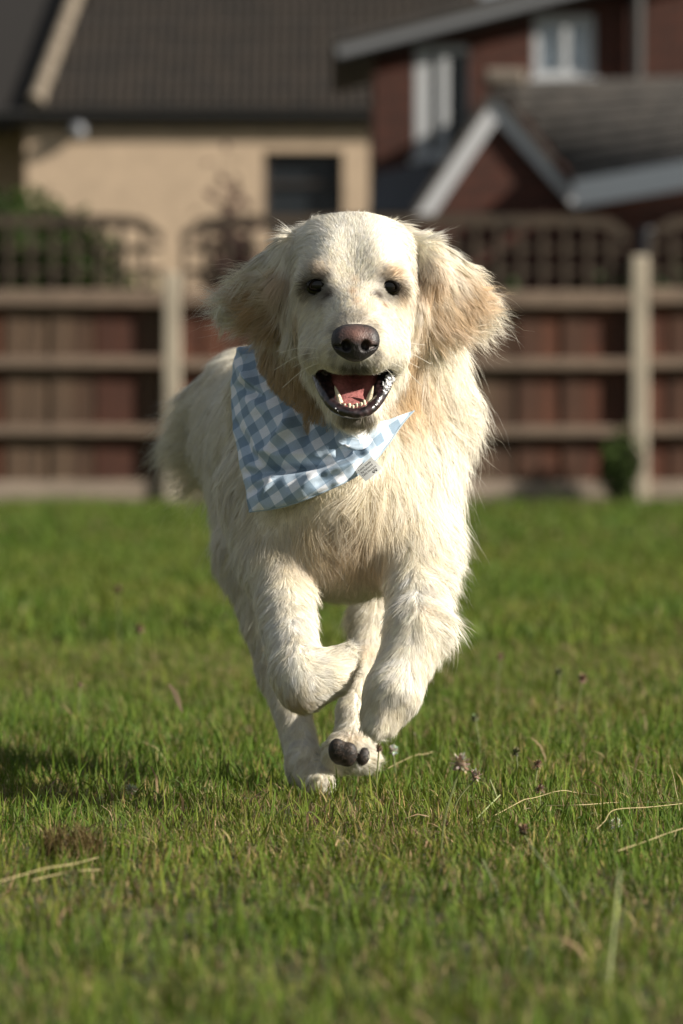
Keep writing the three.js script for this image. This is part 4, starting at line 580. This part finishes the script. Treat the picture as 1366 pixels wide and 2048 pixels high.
// [x, y, comb right, comb down, length mm, lift, wave, comb towards the viewer]
for (const g of [
  [705, 625, 0, -1, 5, 0.25, 0], [690, 600, -0.35, -1, 6, 0.25, 0], [720, 600, 0.35, -1, 6, 0.25, 0], [680, 520, -0.4, -1, 9, 0.2, 0], [730, 520, 0.4, -1, 9, 0.2, 0], [705, 480, 0, -1, 10, 0.25, 0.1], [650, 480, -0.6, -1, 11, 0.2, 0.1], [760, 480, 0.6, -1, 11, 0.2, 0.1],
  [620, 520, -1, -0.6, 12, 0.2, 0.1], [795, 520, 1, -0.6, 12, 0.2, 0.1], [705, 440, 0, -1, 14, 0.35, 0.2, -1], [650, 445, -0.5, -1, 16, 0.35, 0.2, -1], [760, 445, 0.5, -1, 14, 0.3, 0.2, -1], [640, 610, -1, 0.4, 8, 0.2, 0], [775, 610, 1, 0.4, 8, 0.2, 0], [605, 610, -0.8, 1, 12, 0.2, 0.1], [808, 610, 0.8, 1, 12, 0.2, 0.1],
  [618, 655, -0.7, 1, 10, 0.2, 0.1], [797, 655, 0.7, 1, 10, 0.2, 0.1], [618, 448, -0.2, -1, 20, 0.5, 0.4], [650, 545, -0.6, -0.6, 6, 0.3, 0], [765, 545, 0.6, -0.6, 6, 0.3, 0], [660, 655, -1, 0.15, 7, 0.22, 0], [758, 655, 1, 0.15, 7, 0.22, 0], [665, 690, -1, 0.5, 7, 0.22, 0], [755, 690, 1, 0.5, 7, 0.22, 0],
  [675, 725, -0.5, 1, 8, 0.3, 0, 0.1], [742, 725, 0.5, 1, 8, 0.3, 0, 0.1], [708, 732, 0, 1, 8, 0.25, 0, 0.1], [640, 712, -0.8, 0.8, 9, 0.25, 0], [785, 708, 0.8, 0.8, 9, 0.25, 0], [712, 838, 0, 1, 11, 0.35, 0.1, 0], [685, 836, -0.3, 1, 11, 0.35, 0.1, 0], [738, 832, 0.3, 1, 11, 0.35, 0.1, 0],
  [645, 800, -0.5, 1, 22, 0.3, 0.2], [775, 800, 0.6, 1, 24, 0.35, 0.3], [622, 755, -0.4, 1, 22, 0.2, 0.2], [797, 750, 0.4, 1, 24, 0.25, 0.4],
  // ears
  [632, 455, -1, 0.35, 16, 0.15, 0.3], [610, 472, -1, 0.7, 22, 0.15, 0.4], [590, 490, -0.9, 0.8, 28, 0.15, 0.5], [570, 512, -0.9, 0.8, 34, 0.18, 0.7], [578, 530, -0.2, 1, 24, 0.2, 0.2], [560, 530, -0.8, 0.7, 38, 0.3, 0.6], [540, 575, -1, 0.4, 42, 0.25, 1.2], [515, 605, -1, 0.25, 44, 0.25, 1.3], [490, 592, -1, 0.1, 46, 0.25, 1.1], [490, 615, -1, 0.2, 46, 0.3, 1.1], [555, 630, -0.7, 0.8, 42, 0.25, 0.7], [585, 640, -0.05, 1, 44, 0.25, 0.4], [582, 570, -0.1, 1, 40, 0.25, 0.4], [520, 572, -1, 0.25, 40, 0.25, 1.0],
  [782, 455, 1, 0.35, 16, 0.15, 0.3], [805, 470, 1, 0.6, 22, 0.15, 0.4], [830, 485, 0.9, 0.7, 28, 0.15, 0.5], [855, 505, 0.9, 0.8, 34, 0.18, 0.7], [862, 530, 0.2, 1, 20, 0.18, 0.2], [860, 510, 0.9, 0.7, 36, 0.32, 0.5], [865, 560, 0.6, 1, 44, 0.25, 0.7], [858, 585, -0.3, 1, 24, 0.12, 0.3], [834, 625, -0.15, 1, 26, 0.12, 0.2], [824, 665, -0.1, 1, 30, 0.12, 0.2], [880, 620, 0.45, 1, 48, 0.25, 0.7], [915, 575, 1, 0.6, 42, 0.22, 1.1], [940, 600, 1, 0.4, 46, 0.25, 1.1], [920, 625, 1, 0.45, 46, 0.28, 1.2], [900, 645, 0.8, 0.8, 46, 0.28, 0.8],
  // neck and ruff
  [540, 690, -0.25, 1, 36, 0.25, 0.3], [535, 740, -0.1, 1, 34, 0.5, 0.3], [560, 765, 0.05, 1, 36, 0.5, 0.3], [600, 800, 0.1, 1, 36, 0.5, 0.3], [650, 838, 0, 1, 34, 0.5, 0.3], [740, 848, 0.2, 1, 34, 0.45, 0.4], [830, 740, 0.2, 1, 44, 0.25, 0.5], [865, 740, 0.5, 1, 56, 0.35, 0.9], [890, 765, 0.9, 0.8, 68, 0.5, 1.0], [800, 830, 0.1, 1, 42, 0.25, 0.5], [850, 830, 0.3, 1, 52, 0.3, 0.5], [890, 845, 0.8, 0.9, 66, 0.45, 1.0], [895, 910, 0.4, 1, 58, 0.35, 0.9],
  // chest
  [640, 930, -0.1, 1, 46, 0.25, 0.5], [720, 920, 0.1, 1, 48, 0.25, 0.5], [790, 920, 0.0, 1, 48, 0.28, 0.5], [600, 1000, 0.1, 1, 46, 0.35, 0.9], [660, 1010, 0.35, 1, 50, 0.4, 1.0, -0.1], [710, 1000, -0.2, 1, 50, 0.4, 1.0, -0.1], [760, 1000, -0.15, 1, 48, 0.35, 0.8], [560, 1040, 0.0, 1, 42, 0.32, 0.7], [640, 1070, 0.3, 1, 48, 0.38, 0.9], [700, 1070, -0.1, 1, 46, 0.35, 0.8], [760, 1070, -0.2, 1, 40, 0.3, 0.6], [690, 1130, 0.0, 1, 36, 0.3, 0.5], [650, 1160, 0.1, 1, 30, 0.3, 0.4], [730, 1160, 0, 1, 30, 0.3, 0.4], [690, 1190, 0, 0.7, 28, 0.3, 0.4],
  [500, 980, -0.2, 1, 30, 0.3, 0.4], [470, 1050, -0.4, 1, 34, 0.42, 0.5], [850, 960, 0.1, 1, 44, 0.28, 0.5], [885, 1000, 0.4, 1, 46, 0.38, 0.8], [840, 1040, 0.0, 1, 36, 0.25, 0.4],
  // image-left foreleg
  [530, 1120, 0.0, 1, 26, 0.28, 0.4], [575, 1120, 0.2, 1, 24, 0.28, 0.4], [560, 1200, 0.1, 1, 16, 0.2, 0.2], [520, 1190, -0.15, 1, 20, 0.28, 0.2], [595, 1230, 0.2, 1, 15, 0.22, 0.2], [575, 1300, 0.15, 1, 15, 0.2, 0.2], [600, 1370, 0.3, 1, 12, 0.25, 0.1], [640, 1380, 0.8, 0.7, 12, 0.25, 0.1], [650, 1365, 0.9, 0.2, 14, 0.35, 0.2], [666, 1345, 0.9, -0.3, 16, 0.45, 0.3, 0.2], [682, 1312, 0.5, -1, 22, 0.7, 0.4, 0.1], [698, 1335, 1, -0.2, 18, 0.6, 0.4, 0.1],
  // image-right foreleg
  [800, 1110, 0.0, 1, 24, 0.25, 0.3], [850, 1110, 0.15, 1, 26, 0.3, 0.4], [878, 1110, 0.8, 0.9, 48, 0.5, 0.7], [790, 1180, 0.0, 1, 16, 0.2, 0.2], [845, 1180, 0.05, 1, 20, 0.28, 0.4], [878, 1190, 0.3, 1, 24, 0.35, 0.3], [820, 1250, -0.1, 1, 15, 0.2, 0.2], [884, 1225, 1, 0.6, 44, 0.5, 0.4], [880, 1262, 0.9, 0.7, 38, 0.5, 0.4], [862, 1270, 0.1, 1, 18, 0.25, 0.3], [780, 1320, -0.35, 1, 14, 0.2, 0.15], [830, 1330, -0.3, 1, 16, 0.22, 0.2], [740, 1390, -0.4, 1, 13, 0.2, 0.1], [790, 1400, -0.35, 1, 15, 0.22, 0.2], [745, 1440, -0.2, 1, 13, 0.25, 0.1], [810, 1420, 0.1, 1, 16, 0.4, 0.2],
  // hind legs
  [450, 1100, -0.35, 1, 34, 0.4, 0.5], [450, 1160, -0.1, 1, 32, 0.38, 0.4], [480, 1240, 0.1, 1, 24, 0.3, 0.3], [520, 1320, 0.2, 1, 20, 0.3, 0.3], [570, 1430, 0.2, 1, 13, 0.25, 0.1], [610, 1480, 0.1, 1, 12, 0.2, 0.1], [620, 1540, 0.1, 1, 13, 0.25, 0.1], [645, 1570, 0.3, 1, 12, 0.3, 0.1],
  [740, 1210, -0.1, 1, 24, 0.25, 0.2], [735, 1290, -0.15, 1, 14, 0.2, 0.1], [715, 1380, -0.2, 1, 12, 0.2, 0.1], [700, 1450, 0, 1, 14, 0.35, 0.2], [745, 1520, 0.9, 0.5, 18, 0.5, 0.3], [655, 1490, -0.9, 0.3, 16, 0.5, 0.3], [690, 1478, 0, 1, 13, 0.5, 0.3], [700, 1535, 0.2, 1, 14, 0.4, 0.2],
  // flank, rump and tail at the left
  [455, 720, -0.35, 1, 34, 0.22, 0.3], [440, 790, -0.5, 1, 40, 0.25, 0.4], [470, 880, -0.4, 0.9, 46, 0.35, 0.9], [450, 960, -0.1, 1, 44, 0.35, 0.8], [400, 830, -1, 0.25, 60, 0.4, 0.5], [380, 880, -1, 0.15, 68, 0.45, 0.5], [395, 940, -0.9, 0.5, 60, 0.4, 0.5], [420, 810, -1, -0.1, 60, 0.45, 0.5],
  [900, 1090, 0.5, 1, 40, 0.45, 0.6], [880, 1150, 0.4, 1, 38, 0.4, 0.5],
]) G(...g);
for (const [x, y, z, dx, dy, dz, len, lift] of [[0, 0.63, -0.1, 0, -0.2, -1, 40, 0.2], [0.15, 0.50, -0.1, 0.1, -0.8, -0.8, 45, 0.25], [-0.2, 0.5, -0.15, -0.1, -0.8, -0.8, 45, 0.25], [0.15, 0.36, -0.2, 0.1, -0.9, -0.7, 48, 0.3], [-0.2, 0.36, -0.2, -0.1, -0.9, -0.7, 48, 0.3], [-0.12, 0.6, -0.45, 0, -0.4, -1, 40, 0.2], [-0.05, 0.4, -0.55, 0, -1, -0.4, 55, 0.3], [0, 0.24, -0.15, 0, -0.6, -1, 45, 0.35], [0.02, 0.70, 0.14, 0, -0.3, -1, 18, 0.2], [0.02, 0.62, 0.07, 0, -0.6, -1, 40, 0.25], [0.13, 0.25, 0.05, 0.2, -0.8, -1, 40, 0.4], [-0.12, 0.25, 0.05, -0.2, -0.8, -1, 40, 0.4], [0.08, 0.3, -0.3, 0.2, -1, -0.4, 40, 0.35], [-0.15, 0.25, -0.3, -0.2, -1, -0.4, 40, 0.35]]) guide(V(x, y, z), V(dx, dy, dz), len, lift, 0.5);
console.log('guides', guides.length);
const hairMat = new THREE.MeshPhysicalMaterial({ color: 0xffffff, vertexColors: true, roughness: 0.7, specularIntensity: 0.6, transmission: 0.38, thickness: 0, side: THREE.DoubleSide });
function growFur(name, nets, opt, seed) {
  const r = rng(seed), W = {}; let budget = 0;
  const gv = (p, n, o) => { // blend of the nearest guides
    let x = 0, y = 0, z = 0, L = 0, li = 0, wa = 0, s = 0;
    for (const g of guides) { const a = p.x - g.p.x, b = p.y - g.p.y, c = p.z - g.p.z, d2 = a * a + b * b + c * c, e = d2 + 0.00012, w = 1 / (e * e); x += g.d.x * w; y += g.d.y * w; z += g.d.z * w; L += g.len * w; li += g.lift * w; wa += g.wave * w; s += w; }
    o.d.set(x, y, z).normalize(); o.d.addScaledVector(n, -o.d.dot(n)); if (o.d.lengthSq() < 1e-6) o.d.set(0, -1, 0).addScaledVector(n, n.y); o.d.normalize(); o.L = L / s; o.lift = li / s; o.wave = wa / s; return o;
  };
  // sample points over the skin, denser where hairs are short
  const S = []; const a = V(0, 0, 0), b = V(0, 0, 0), c = V(0, 0, 0), na = V(0, 0, 0), o = { d: V(0, 0, 0) }, ab = V(0, 0, 0), ac = V(0, 0, 0), mid = V(0, 0, 0), nm = V(0, 0, 0);
  for (const net of nets) {
    const P = net.geo.attributes.position, N = net.geo.attributes.normal, I = net.geo.index.array;
    for (let t = 0; t < I.length; t += 3) {
      a.fromBufferAttribute(P, I[t]); b.fromBufferAttribute(P, I[t + 1]); c.fromBufferAttribute(P, I[t + 2]); const area = ab.subVectors(b, a).cross(ac.subVectors(c, a)).length() / 2;
      mid.copy(a).add(b).add(c).multiplyScalar(1 / 3); if (!opt.keep(mid, net)) continue;
      nm.fromBufferAttribute(N, I[t]); gv(mid, nm, o); const w = opt.width(o.L), den = opt.cover / (o.L * w) * (nm.z < -0.25 ? 0.35 : 1), want = area * den, cnt = Math.floor(want) + (r() < want % 1 ? 1 : 0);
      for (let k = 0; k < cnt; k++) { let u = r(), v = r(); if (u + v > 1) { u = 1 - u; v = 1 - v; } S.push([a.x + (b.x - a.x) * u + (c.x - a.x) * v, a.y + (b.y - a.y) * u + (c.y - a.y) * v, a.z + (b.z - a.z) * u + (c.z - a.z) * v, nm.x, nm.y, nm.z]); }
    }
  }
  // clumps: some of the samples gather their neighbours into locks
  const cell = opt.clump, hash = new Map(), key = (x, y, z) => Math.floor(x / cell) + ',' + Math.floor(y / cell) + ',' + Math.floor(z / cell);
  for (const s of S) { const k = key(s[0], s[1], s[2]); if (!hash.has(k)) hash.set(k, { x: s[0], y: s[1], z: s[2], j: V(r() - 0.5, r() - 0.5, r() - 0.5), l: 0.75 + r() * 0.5, ph: r() * 6.28, t: 0.9 + r() * 0.2, w: r() }); }
  const n = S.length, SEG = opt.seg || 4, VP = SEG * 2 + 1, pos = new Float32Array(n * VP * 3), nor = new Float32Array(n * VP * 3), col = new Float32Array(n * VP * 3), idx = new Uint32Array(n * (SEG * 2 - 1) * 3); let vi = 0, ii = 0;
  const p = V(0, 0, 0), nn = V(0, 0, 0), dir = V(0, 0, 0), side = V(0, 0, 0), g = V(0, 0, 0), q = V(0, 0, 0), tc = [0, 0, 0], rn = V(0, 0, 0), pts = [...Array(SEG + 1)].map(() => V(0, 0, 0));
  for (const s of S) {
    nn.set(s[3], s[4], s[5]); p.set(s[0], s[1], s[2]); gv(p, nn, o);
    // nearest clump seed around
    let best = null, bd = 1e9; const ci = Math.floor(p.x / cell), cj = Math.floor(p.y / cell), ck = Math.floor(p.z / cell);
    for (let i = -1; i <= 1; i++) for (let j = -1; j <= 1; j++) for (let k = -1; k <= 1; k++) { const h = hash.get((ci + i) + ',' + (cj + j) + ',' + (ck + k)); if (!h) continue; const d = (h.x - p.x) ** 2 + (h.y - p.y) ** 2 + (h.z - p.z) ** 2; if (d < bd) { bd = d; best = h; } }
    const fly = r() < opt.fly, big = noise(p.x * 28, p.y * 28, p.z * 28), big2 = noise(p.x * 28 + 9, p.y * 28 + 4, p.z * 28);
    let L = o.L * best.l * (0.8 + r() * 0.35) * (fly ? 1.45 : 1); const short = opt.shorten ? opt.shorten(p, nn) : 1; L *= short;
    const lift = o.lift * (0.7 + r() * 0.6) * (fly ? 1.5 : 1) * Math.min(1, short * 1.2), wave = o.wave;
    side.crossVectors(nn, o.d).normalize();
    const jit = opt.jitter * (0.5 + wave);
    dir.copy(o.d).addScaledVector(side, (big * 1.5 + best.j.x * 1.3) * jit + (r() - 0.5) * opt.stray).addScaledVector(nn, lift + Math.max(-0.1, best.j.y * 0.35 + big2 * 0.5) * jit).normalize();
    pts[0].copy(p).addScaledVector(nn, -0.0006); q.copy(pts[0]); const step = L / SEG;
    for (let i = 1; i <= SEG; i++) {
      const t = i / SEG; dir.addScaledVector(side, Math.sin(best.ph + t * (3 + wave * 3)) * wave * 0.38).addScaledVector(nn, -lift * 0.28); dir.y -= opt.gravity; dir.normalize(); q.addScaledVector(dir, step);
      const conv = opt.gather * Math.pow(t, 1.3) / SEG * 1.7 * (fly ? 0.2 : 1); q.x += (best.x - p.x) * conv; q.y += (best.y - p.y) * conv; q.z += (best.z - p.z) * conv;
      const d = comb.get(q.x, q.y, q.z), want = Math.min(0.012, 0.001 + L * 0.10 * t); if (d < want) { comb.grad(q.x, q.y, q.z, g); q.addScaledVector(g, (want - d) * 0.9); }
      if (q.y < 0.004) q.y = 0.004; pts[i].copy(q);
    }
    coatColor(p.x, p.y, p.z, tc); const tone = best.t * (0.86 + r() * 0.26), warm = (best.w - 0.5) * 0.10; const cr = Math.min(0.93, tc[0] * tone * (1 + warm * 0.3)), cg = Math.min(0.93, tc[1] * tone), cb = Math.min(0.93, tc[2] * tone * (1 - warm));
    const roll = (r() - 0.5) * 1.9, w0 = opt.width(o.L) * (0.7 + r() * 0.6) * (fly ? 0.42 : 1) * 0.5, base = vi / 3;
    for (let i = 0; i <= SEG; i++) {
      const A = pts[Math.max(0, i - 1)], B = pts[Math.min(SEG, i + 1)]; g.subVectors(B, A).normalize(); side.crossVectors(nn, g); if (side.lengthSq() < 1e-8) side.set(1, 0, 0); side.normalize(); rn.crossVectors(g, side).normalize(); // rn: outward
      const cs = Math.cos(roll), sn = Math.sin(roll), wx = side.x * cs + rn.x * sn, wy = side.y * cs + rn.y * sn, wz = side.z * cs + rn.z * sn, ox = rn.x * cs - side.x * sn, oy = rn.y * cs - side.y * sn, oz = rn.z * cs - side.z * sn;
      const t = i / SEG, w = w0 * (1 - 0.75 * t * t), X = pts[i];
      let mx = ox * 0.6 + nn.x * 0.5, my = oy * 0.6 + nn.y * 0.5, mz = oz * 0.6 + nn.z * 0.5; const ml = Math.hypot(mx, my, mz) || 1; mx /= ml; my /= ml; mz /= ml;
      const put = (k) => { pos[vi] = X.x + wx * k; pos[vi + 1] = X.y + wy * k; pos[vi + 2] = X.z + wz * k; nor[vi] = mx; nor[vi + 1] = my; nor[vi + 2] = mz; col[vi] = cr; col[vi + 1] = cg; col[vi + 2] = cb; vi += 3; };
      if (i < SEG) { put(-w); put(w); } else put(0);
    }
    for (let i = 0; i < SEG - 1; i++) { const v = base + i * 2; idx[ii++] = v; idx[ii++] = v + 2; idx[ii++] = v + 1; idx[ii++] = v + 1; idx[ii++] = v + 2; idx[ii++] = v + 3; }
    { const v = base + (SEG - 1) * 2; idx[ii++] = v; idx[ii++] = v + 2; idx[ii++] = v + 1; }
  }
  const geo = new THREE.BufferGeometry(); geo.setAttribute('position', new THREE.BufferAttribute(pos, 3)); geo.setAttribute('normal', new THREE.BufferAttribute(nor, 3)); geo.setAttribute('color', new THREE.BufferAttribute(col, 3)); geo.setIndex(new THREE.BufferAttribute(idx, 1));
  const m = part(name, geo, hairMat, dog); m.userData.kind = 'stuff'; console.log(name, n, 'hairs', ii / 3, 'triangles'); return m;
}
const inMouth = (p) => prim(headCut[0], p.x, p.y, p.z) < 0.006 || prim(headCut[1], p.x, p.y, p.z) < 0.0045;
const nearEye = (p) => eyeP.some((e) => Math.hypot((p.x - e.x), (p.y - e.y) * 1.5, (p.z - e.z - 0.011) * 0.8) < 0.0092);
const nearNose = (p) => Math.hypot((p.x - noseC.x) / 0.0262, (p.y - noseC.y) / 0.0225, (p.z - noseC.z) / 0.03) < 1;
const padP = [at(684, 1505, 0.047), at(725, 1513, 0.045)];
const notPad = (p) => p.distanceTo(padP[0]) > 0.017 && p.distanceTo(padP[1]) > 0.009;
const cov = (p, n) => bandanaShort(p, n);
growFur('coat', [bodyNet], { keep: (p) => fHead(p.x, p.y, p.z) > -0.002 && notPad(p), width: (L) => lerp(0.00042, 0.00056, sstep(0.012, 0.045, L)), cover: 5.2, clump: 0.010, fly: 0.09, jitter: 0.55, stray: 0.42, gather: 0.42, gravity: 0.03, shorten: cov }, 901);
growFur('face_hair', [headNet], { keep: (p) => fBody(p.x, p.y, p.z) > -0.002 && p.z > 0.075 && !inMouth(p) && !nearEye(p) && !nearNose(p), seg: 3, width: (L) => lerp(0.0004, 0.0006, sstep(0.008, 0.03, L)), cover: 4.0, clump: 0.0045, fly: 0.03, jitter: 0.22, stray: 0.3, gather: 0.4, gravity: 0.01 }, 902);
growFur('ear_hair', [earNet], { keep: (p) => fHead(p.x, p.y, p.z) > -0.003 && fBody(p.x, p.y, p.z) > -0.002, width: () => 0.00055, cover: 12, clump: 0.011, fly: 0.08, jitter: 0.42, stray: 0.28, gather: 0.8, gravity: 0.03 }, 903);
// ---------------------------------------------------------------- flower heads, straw and stems in the lawn
{
  const stemMat = std(lin(0.15, 0.17, 0.06), 0.7), strawMat = std(lin(0.46, 0.37, 0.19), 0.7), r = rng(404);
  const headGeo = (seed, R, cols) => { // many small florets round a core
    const q = rng(seed), out = newOut();
    for (let k = 0; k < 90; k++) {
      const u = q() * 1.75 - 0.75, a = q() * 6.28, s = Math.sqrt(Math.max(0, 1 - u * u)), n = V(s * Math.cos(a), u, s * Math.sin(a)), b = out.p.length / 3, L = R * (0.55 + q() * 0.35), w = R * 0.17, t = V(-n.z, 0, n.x).normalize(), c = mix3(cols[0], cols[1], q()).map((x) => x * (0.7 + q() * 0.5)), p0 = n.clone().multiplyScalar(R * 0.45), p1 = n.clone().multiplyScalar(R * 0.45 + L).add(V(0, (q() - 0.3) * R * 0.3, 0));
      for (const [P, k2] of [[p0, -0.6], [p0, 0.6], [p0.clone().lerp(p1, 0.6), 1], [p1, 0], [p0.clone().lerp(p1, 0.6), -1]]) { out.p.push(P.x + t.x * w * k2, P.y, P.z + t.z * w * k2); out.c.push(...c); }
      out.i.push(b, b + 1, b + 2, b, b + 2, b + 4, b + 4, b + 2, b + 3);
    }
    const core = new THREE.IcosahedronGeometry(R * 0.55, 1), cp = core.attributes.position, o0 = out.p.length / 3; for (let k = 0; k < cp.count; k++) { out.p.push(cp.getX(k), cp.getY(k), cp.getZ(k)); out.c.push(...cols[0].map((x) => x * 0.8)); } for (let k = 0; k < cp.count; k++) out.i.push(o0 + k); return geoOf(out);
  };
  const flMat = std(0xffffff, 0.85, { vertexColors: true, side: THREE.DoubleSide });
  const brown = [[0.17, 0.105, 0.065], [0.31, 0.215, 0.14]], pink = [[0.33, 0.25, 0.18], [0.52, 0.44, 0.36]], white = [[0.62, 0.60, 0.50], [0.78, 0.76, 0.70]], green = [[0.13, 0.15, 0.07], [0.24, 0.24, 0.12]];
  function flower(px, py, z, R, cols, lean, label, group) {
    const p = at(px, py, z), o = thing('clover_flower', label, 'flower', [p.x + lean, 0, p.z], group), tip = V(-lean, p.y, 0);
    const cv = new THREE.CatmullRomCurve3([V(0, -0.005, 0), V(-lean * 0.25, p.y * 0.45, 0.003), tip.clone().add(V(0, -R * 0.4, 0))]); part('stem', new THREE.TubeGeometry(cv, 10, 0.0011, 6), stemMat, o);
    const h = part('flower_head', headGeo(Math.round(px), R, cols), flMat, o); h.position.copy(tip); h.rotation.set((r() - 0.5) * 0.6, r() * 6, (r() - 0.5) * 0.6);
  }
  const gb = 'faded clover heads in the lawn', lb = 'faded brown clover head standing on a thin stem in the lawn';
  for (const [x, y, z, R] of [[1075, 1530, 0.1, 0.0062], [1080, 1580, 0.25, 0.0065], [1140, 1612, 0.35, 0.005], [1045, 1660, 0.75, 0.0075], [893, 1650, 0.55, 0.005], [758, 1497, 0.08, 0.0055], [1000, 1315, -1.5, 0.007], [1165, 1358, -1.0, 0.008], [235, 1180, -3.2, 0.009], [280, 1258, -2.3, 0.008], [160, 1370, -1.1, 0.005]]) flower(x, y, z, R, brown, (r() - 0.5) * 0.03, lb, gb);
  for (const [x, y, z, R] of [[1032, 1505, -0.05, 0.0062], [950, 1436, -0.5, 0.0062], [1118, 1345, -1.1, 0.007]]) flower(x, y, z, R, green, (r() - 0.5) * 0.03, 'green unripe clover head standing on a thin stem in the lawn', 'green clover heads in the lawn');
  flower(920, 1528, 0.78, 0.0105, pink, -0.022, 'large pale pink clover head leaning on a thick stem in the lawn'); flower(951, 1552, 0.36, 0.0075, pink, -0.03, 'small pale pink clover head on a slanting stem beside the large one'); flower(263, 1580, 0.12, 0.0072, [[0.34, 0.31, 0.2], [0.55, 0.52, 0.40]], 0.012, 'cream clover head half hidden in the shaded grass');
  for (const [x, y, z] of [[786, 1502, -0.15], [1240, 1818, 1.18], [920, 1815, 1.18], [1232, 1650, 0.5]]) flower(x, y, z, 0.0072, white, 0.004, 'small white clover head low among the grass blades', 'white clover heads in the lawn');
  const gz = (py) => EYE.z - FOCAL * EYE.y / (py - 884 + 1);
  function stalk(pts, rad, mat, name, label, cat, group, lift = 0.036) { const w = pts.map(([x, y, h], k) => { const g0 = gz(y), z = g0 + (h ?? lift) * (EYE.z - g0) / EYE.y, p = at(x, y, z); p.y = Math.max(p.y, 0.004); return p; }); const o = w[0].clone(); o.y = 0; const g = new THREE.TubeGeometry(new THREE.CatmullRomCurve3(w.map((p) => p.sub(o))), 24, rad, 5); const t = part(numbered(name), g, mat, scene); t.position.copy(o); tag(t, label, cat, group); }
  const gs = 'dry straws lying on the lawn', ls = 'long pale dry straw lying across the lawn grass';
  for (const s of [[[0, 1762], [90, 1738], [195, 1716]], [[65, 1762], [130, 1745], [202, 1740]], [[985, 1632], [1040, 1602], [1110, 1583], [1200, 1590]], [[1090, 1612], [1230, 1606], [1366, 1604]], [[1190, 1660], [1230, 1620], [1366, 1606]], [[1235, 1702], [1300, 1680], [1366, 1655]], [[775, 1535], [830, 1510], [866, 1504]], [[1255, 1530], [1300, 1552]], [[1340, 1530], [1352, 1580], [1360, 1620]], [[0, 1830], [30, 1860]]]) stalk(s.flatMap(([x, y], k) => k + 1 < s.length ? [[x, y], [(x + s[k + 1][0]) / 2, (y + s[k + 1][1]) / 2]] : [[x, y]]).map(([x, y]) => [x + (r() - 0.5) * 4, y + (r() - 0.5) * 3, 0.021 + r() * 0.012]), 0.00045, strawMat, 'dry_straw', ls, 'straw', gs);
  const paleStem = std(lin(0.26, 0.29, 0.13), 0.7), gp = 'pale green grass stems rising from the lawn';
  for (const s of [[[1178, 1868, 0.005], [1120, 1770, 0.03], [1060, 1690, 0.06]], [[1215, 1990, 0.005], [1228, 1860, 0.05], [1240, 1740, 0.09]], [[1010, 1850, 0.004], [985, 1760, 0.02], [965, 1720, 0.035]], [[940, 1650, 0.004], [1000, 1590, 0.03]], [[1000, 1610, 0.004], [980, 1560, 0.03]]]) stalk(s, 0.0010, paleStem, 'grass_stem', 'thick pale green grass stem rising out of the lawn', 'grass stem', gp);
  // loose tuft of dead cut grass
  { const p = at(142, 1722, gz(1730)), out = newOut(), q = rng(9); for (let k = 0; k < 260; k++) { const a = q() * 6.28, d = Math.sqrt(q()) * 0.028; bladeInto(out, Math.cos(a) * d * 1.3, Math.sin(a) * d * 0.8, 0.02 + q() * 0.035, 0.0016, q() * 6.28, 1.2 + q() * 1.6, mix3([0.11, 0.075, 0.026], [0.27, 0.20, 0.08], q())); } const m = part('dead_grass_tuft', geoOf(out), grassMat, scene); m.position.set(p.x, 0.014, p.z); tag(m, 'brown matted tuft of dead cut grass lying on the lawn', 'grass tuft'); }
  // withered dock leaf behind the shadow
  { const a = at(338, 1368, -0.75), b = at(368, 1425, -0.72), out = newOut(), n = 12; const d = b.clone().sub(a); for (let k = 0; k <= n; k++) { const t = k / n, w = 0.0045 * Math.sin(Math.PI * (0.12 + 0.84 * t)), p = a.clone().addScaledVector(d, t); p.x += Math.sin(t * 5) * 0.002; out.p.push(p.x - w - a.x, p.y, p.z - a.z + 0.003, p.x + w - a.x, p.y, p.z - a.z - 0.003); out.c.push(0.05, 0.034, 0.012, 0.075, 0.05, 0.02); if (k < n) { const v = k * 2; out.i.push(v, v + 2, v + 1, v + 1, v + 2, v + 3); } } const m = part('withered_leaf', geoOf(out), std(0xffffff, 0.8, { vertexColors: true, side: THREE.DoubleSide }), scene); m.position.set(a.x, 0, a.z); tag(m, 'narrow withered brown leaf standing up in the green grass', 'leaf'); }
}
scene.traverse((o) => { if (o.isMesh) { o.castShadow = true; o.receiveShadow = true; } });
renderer.render(scene, camera);
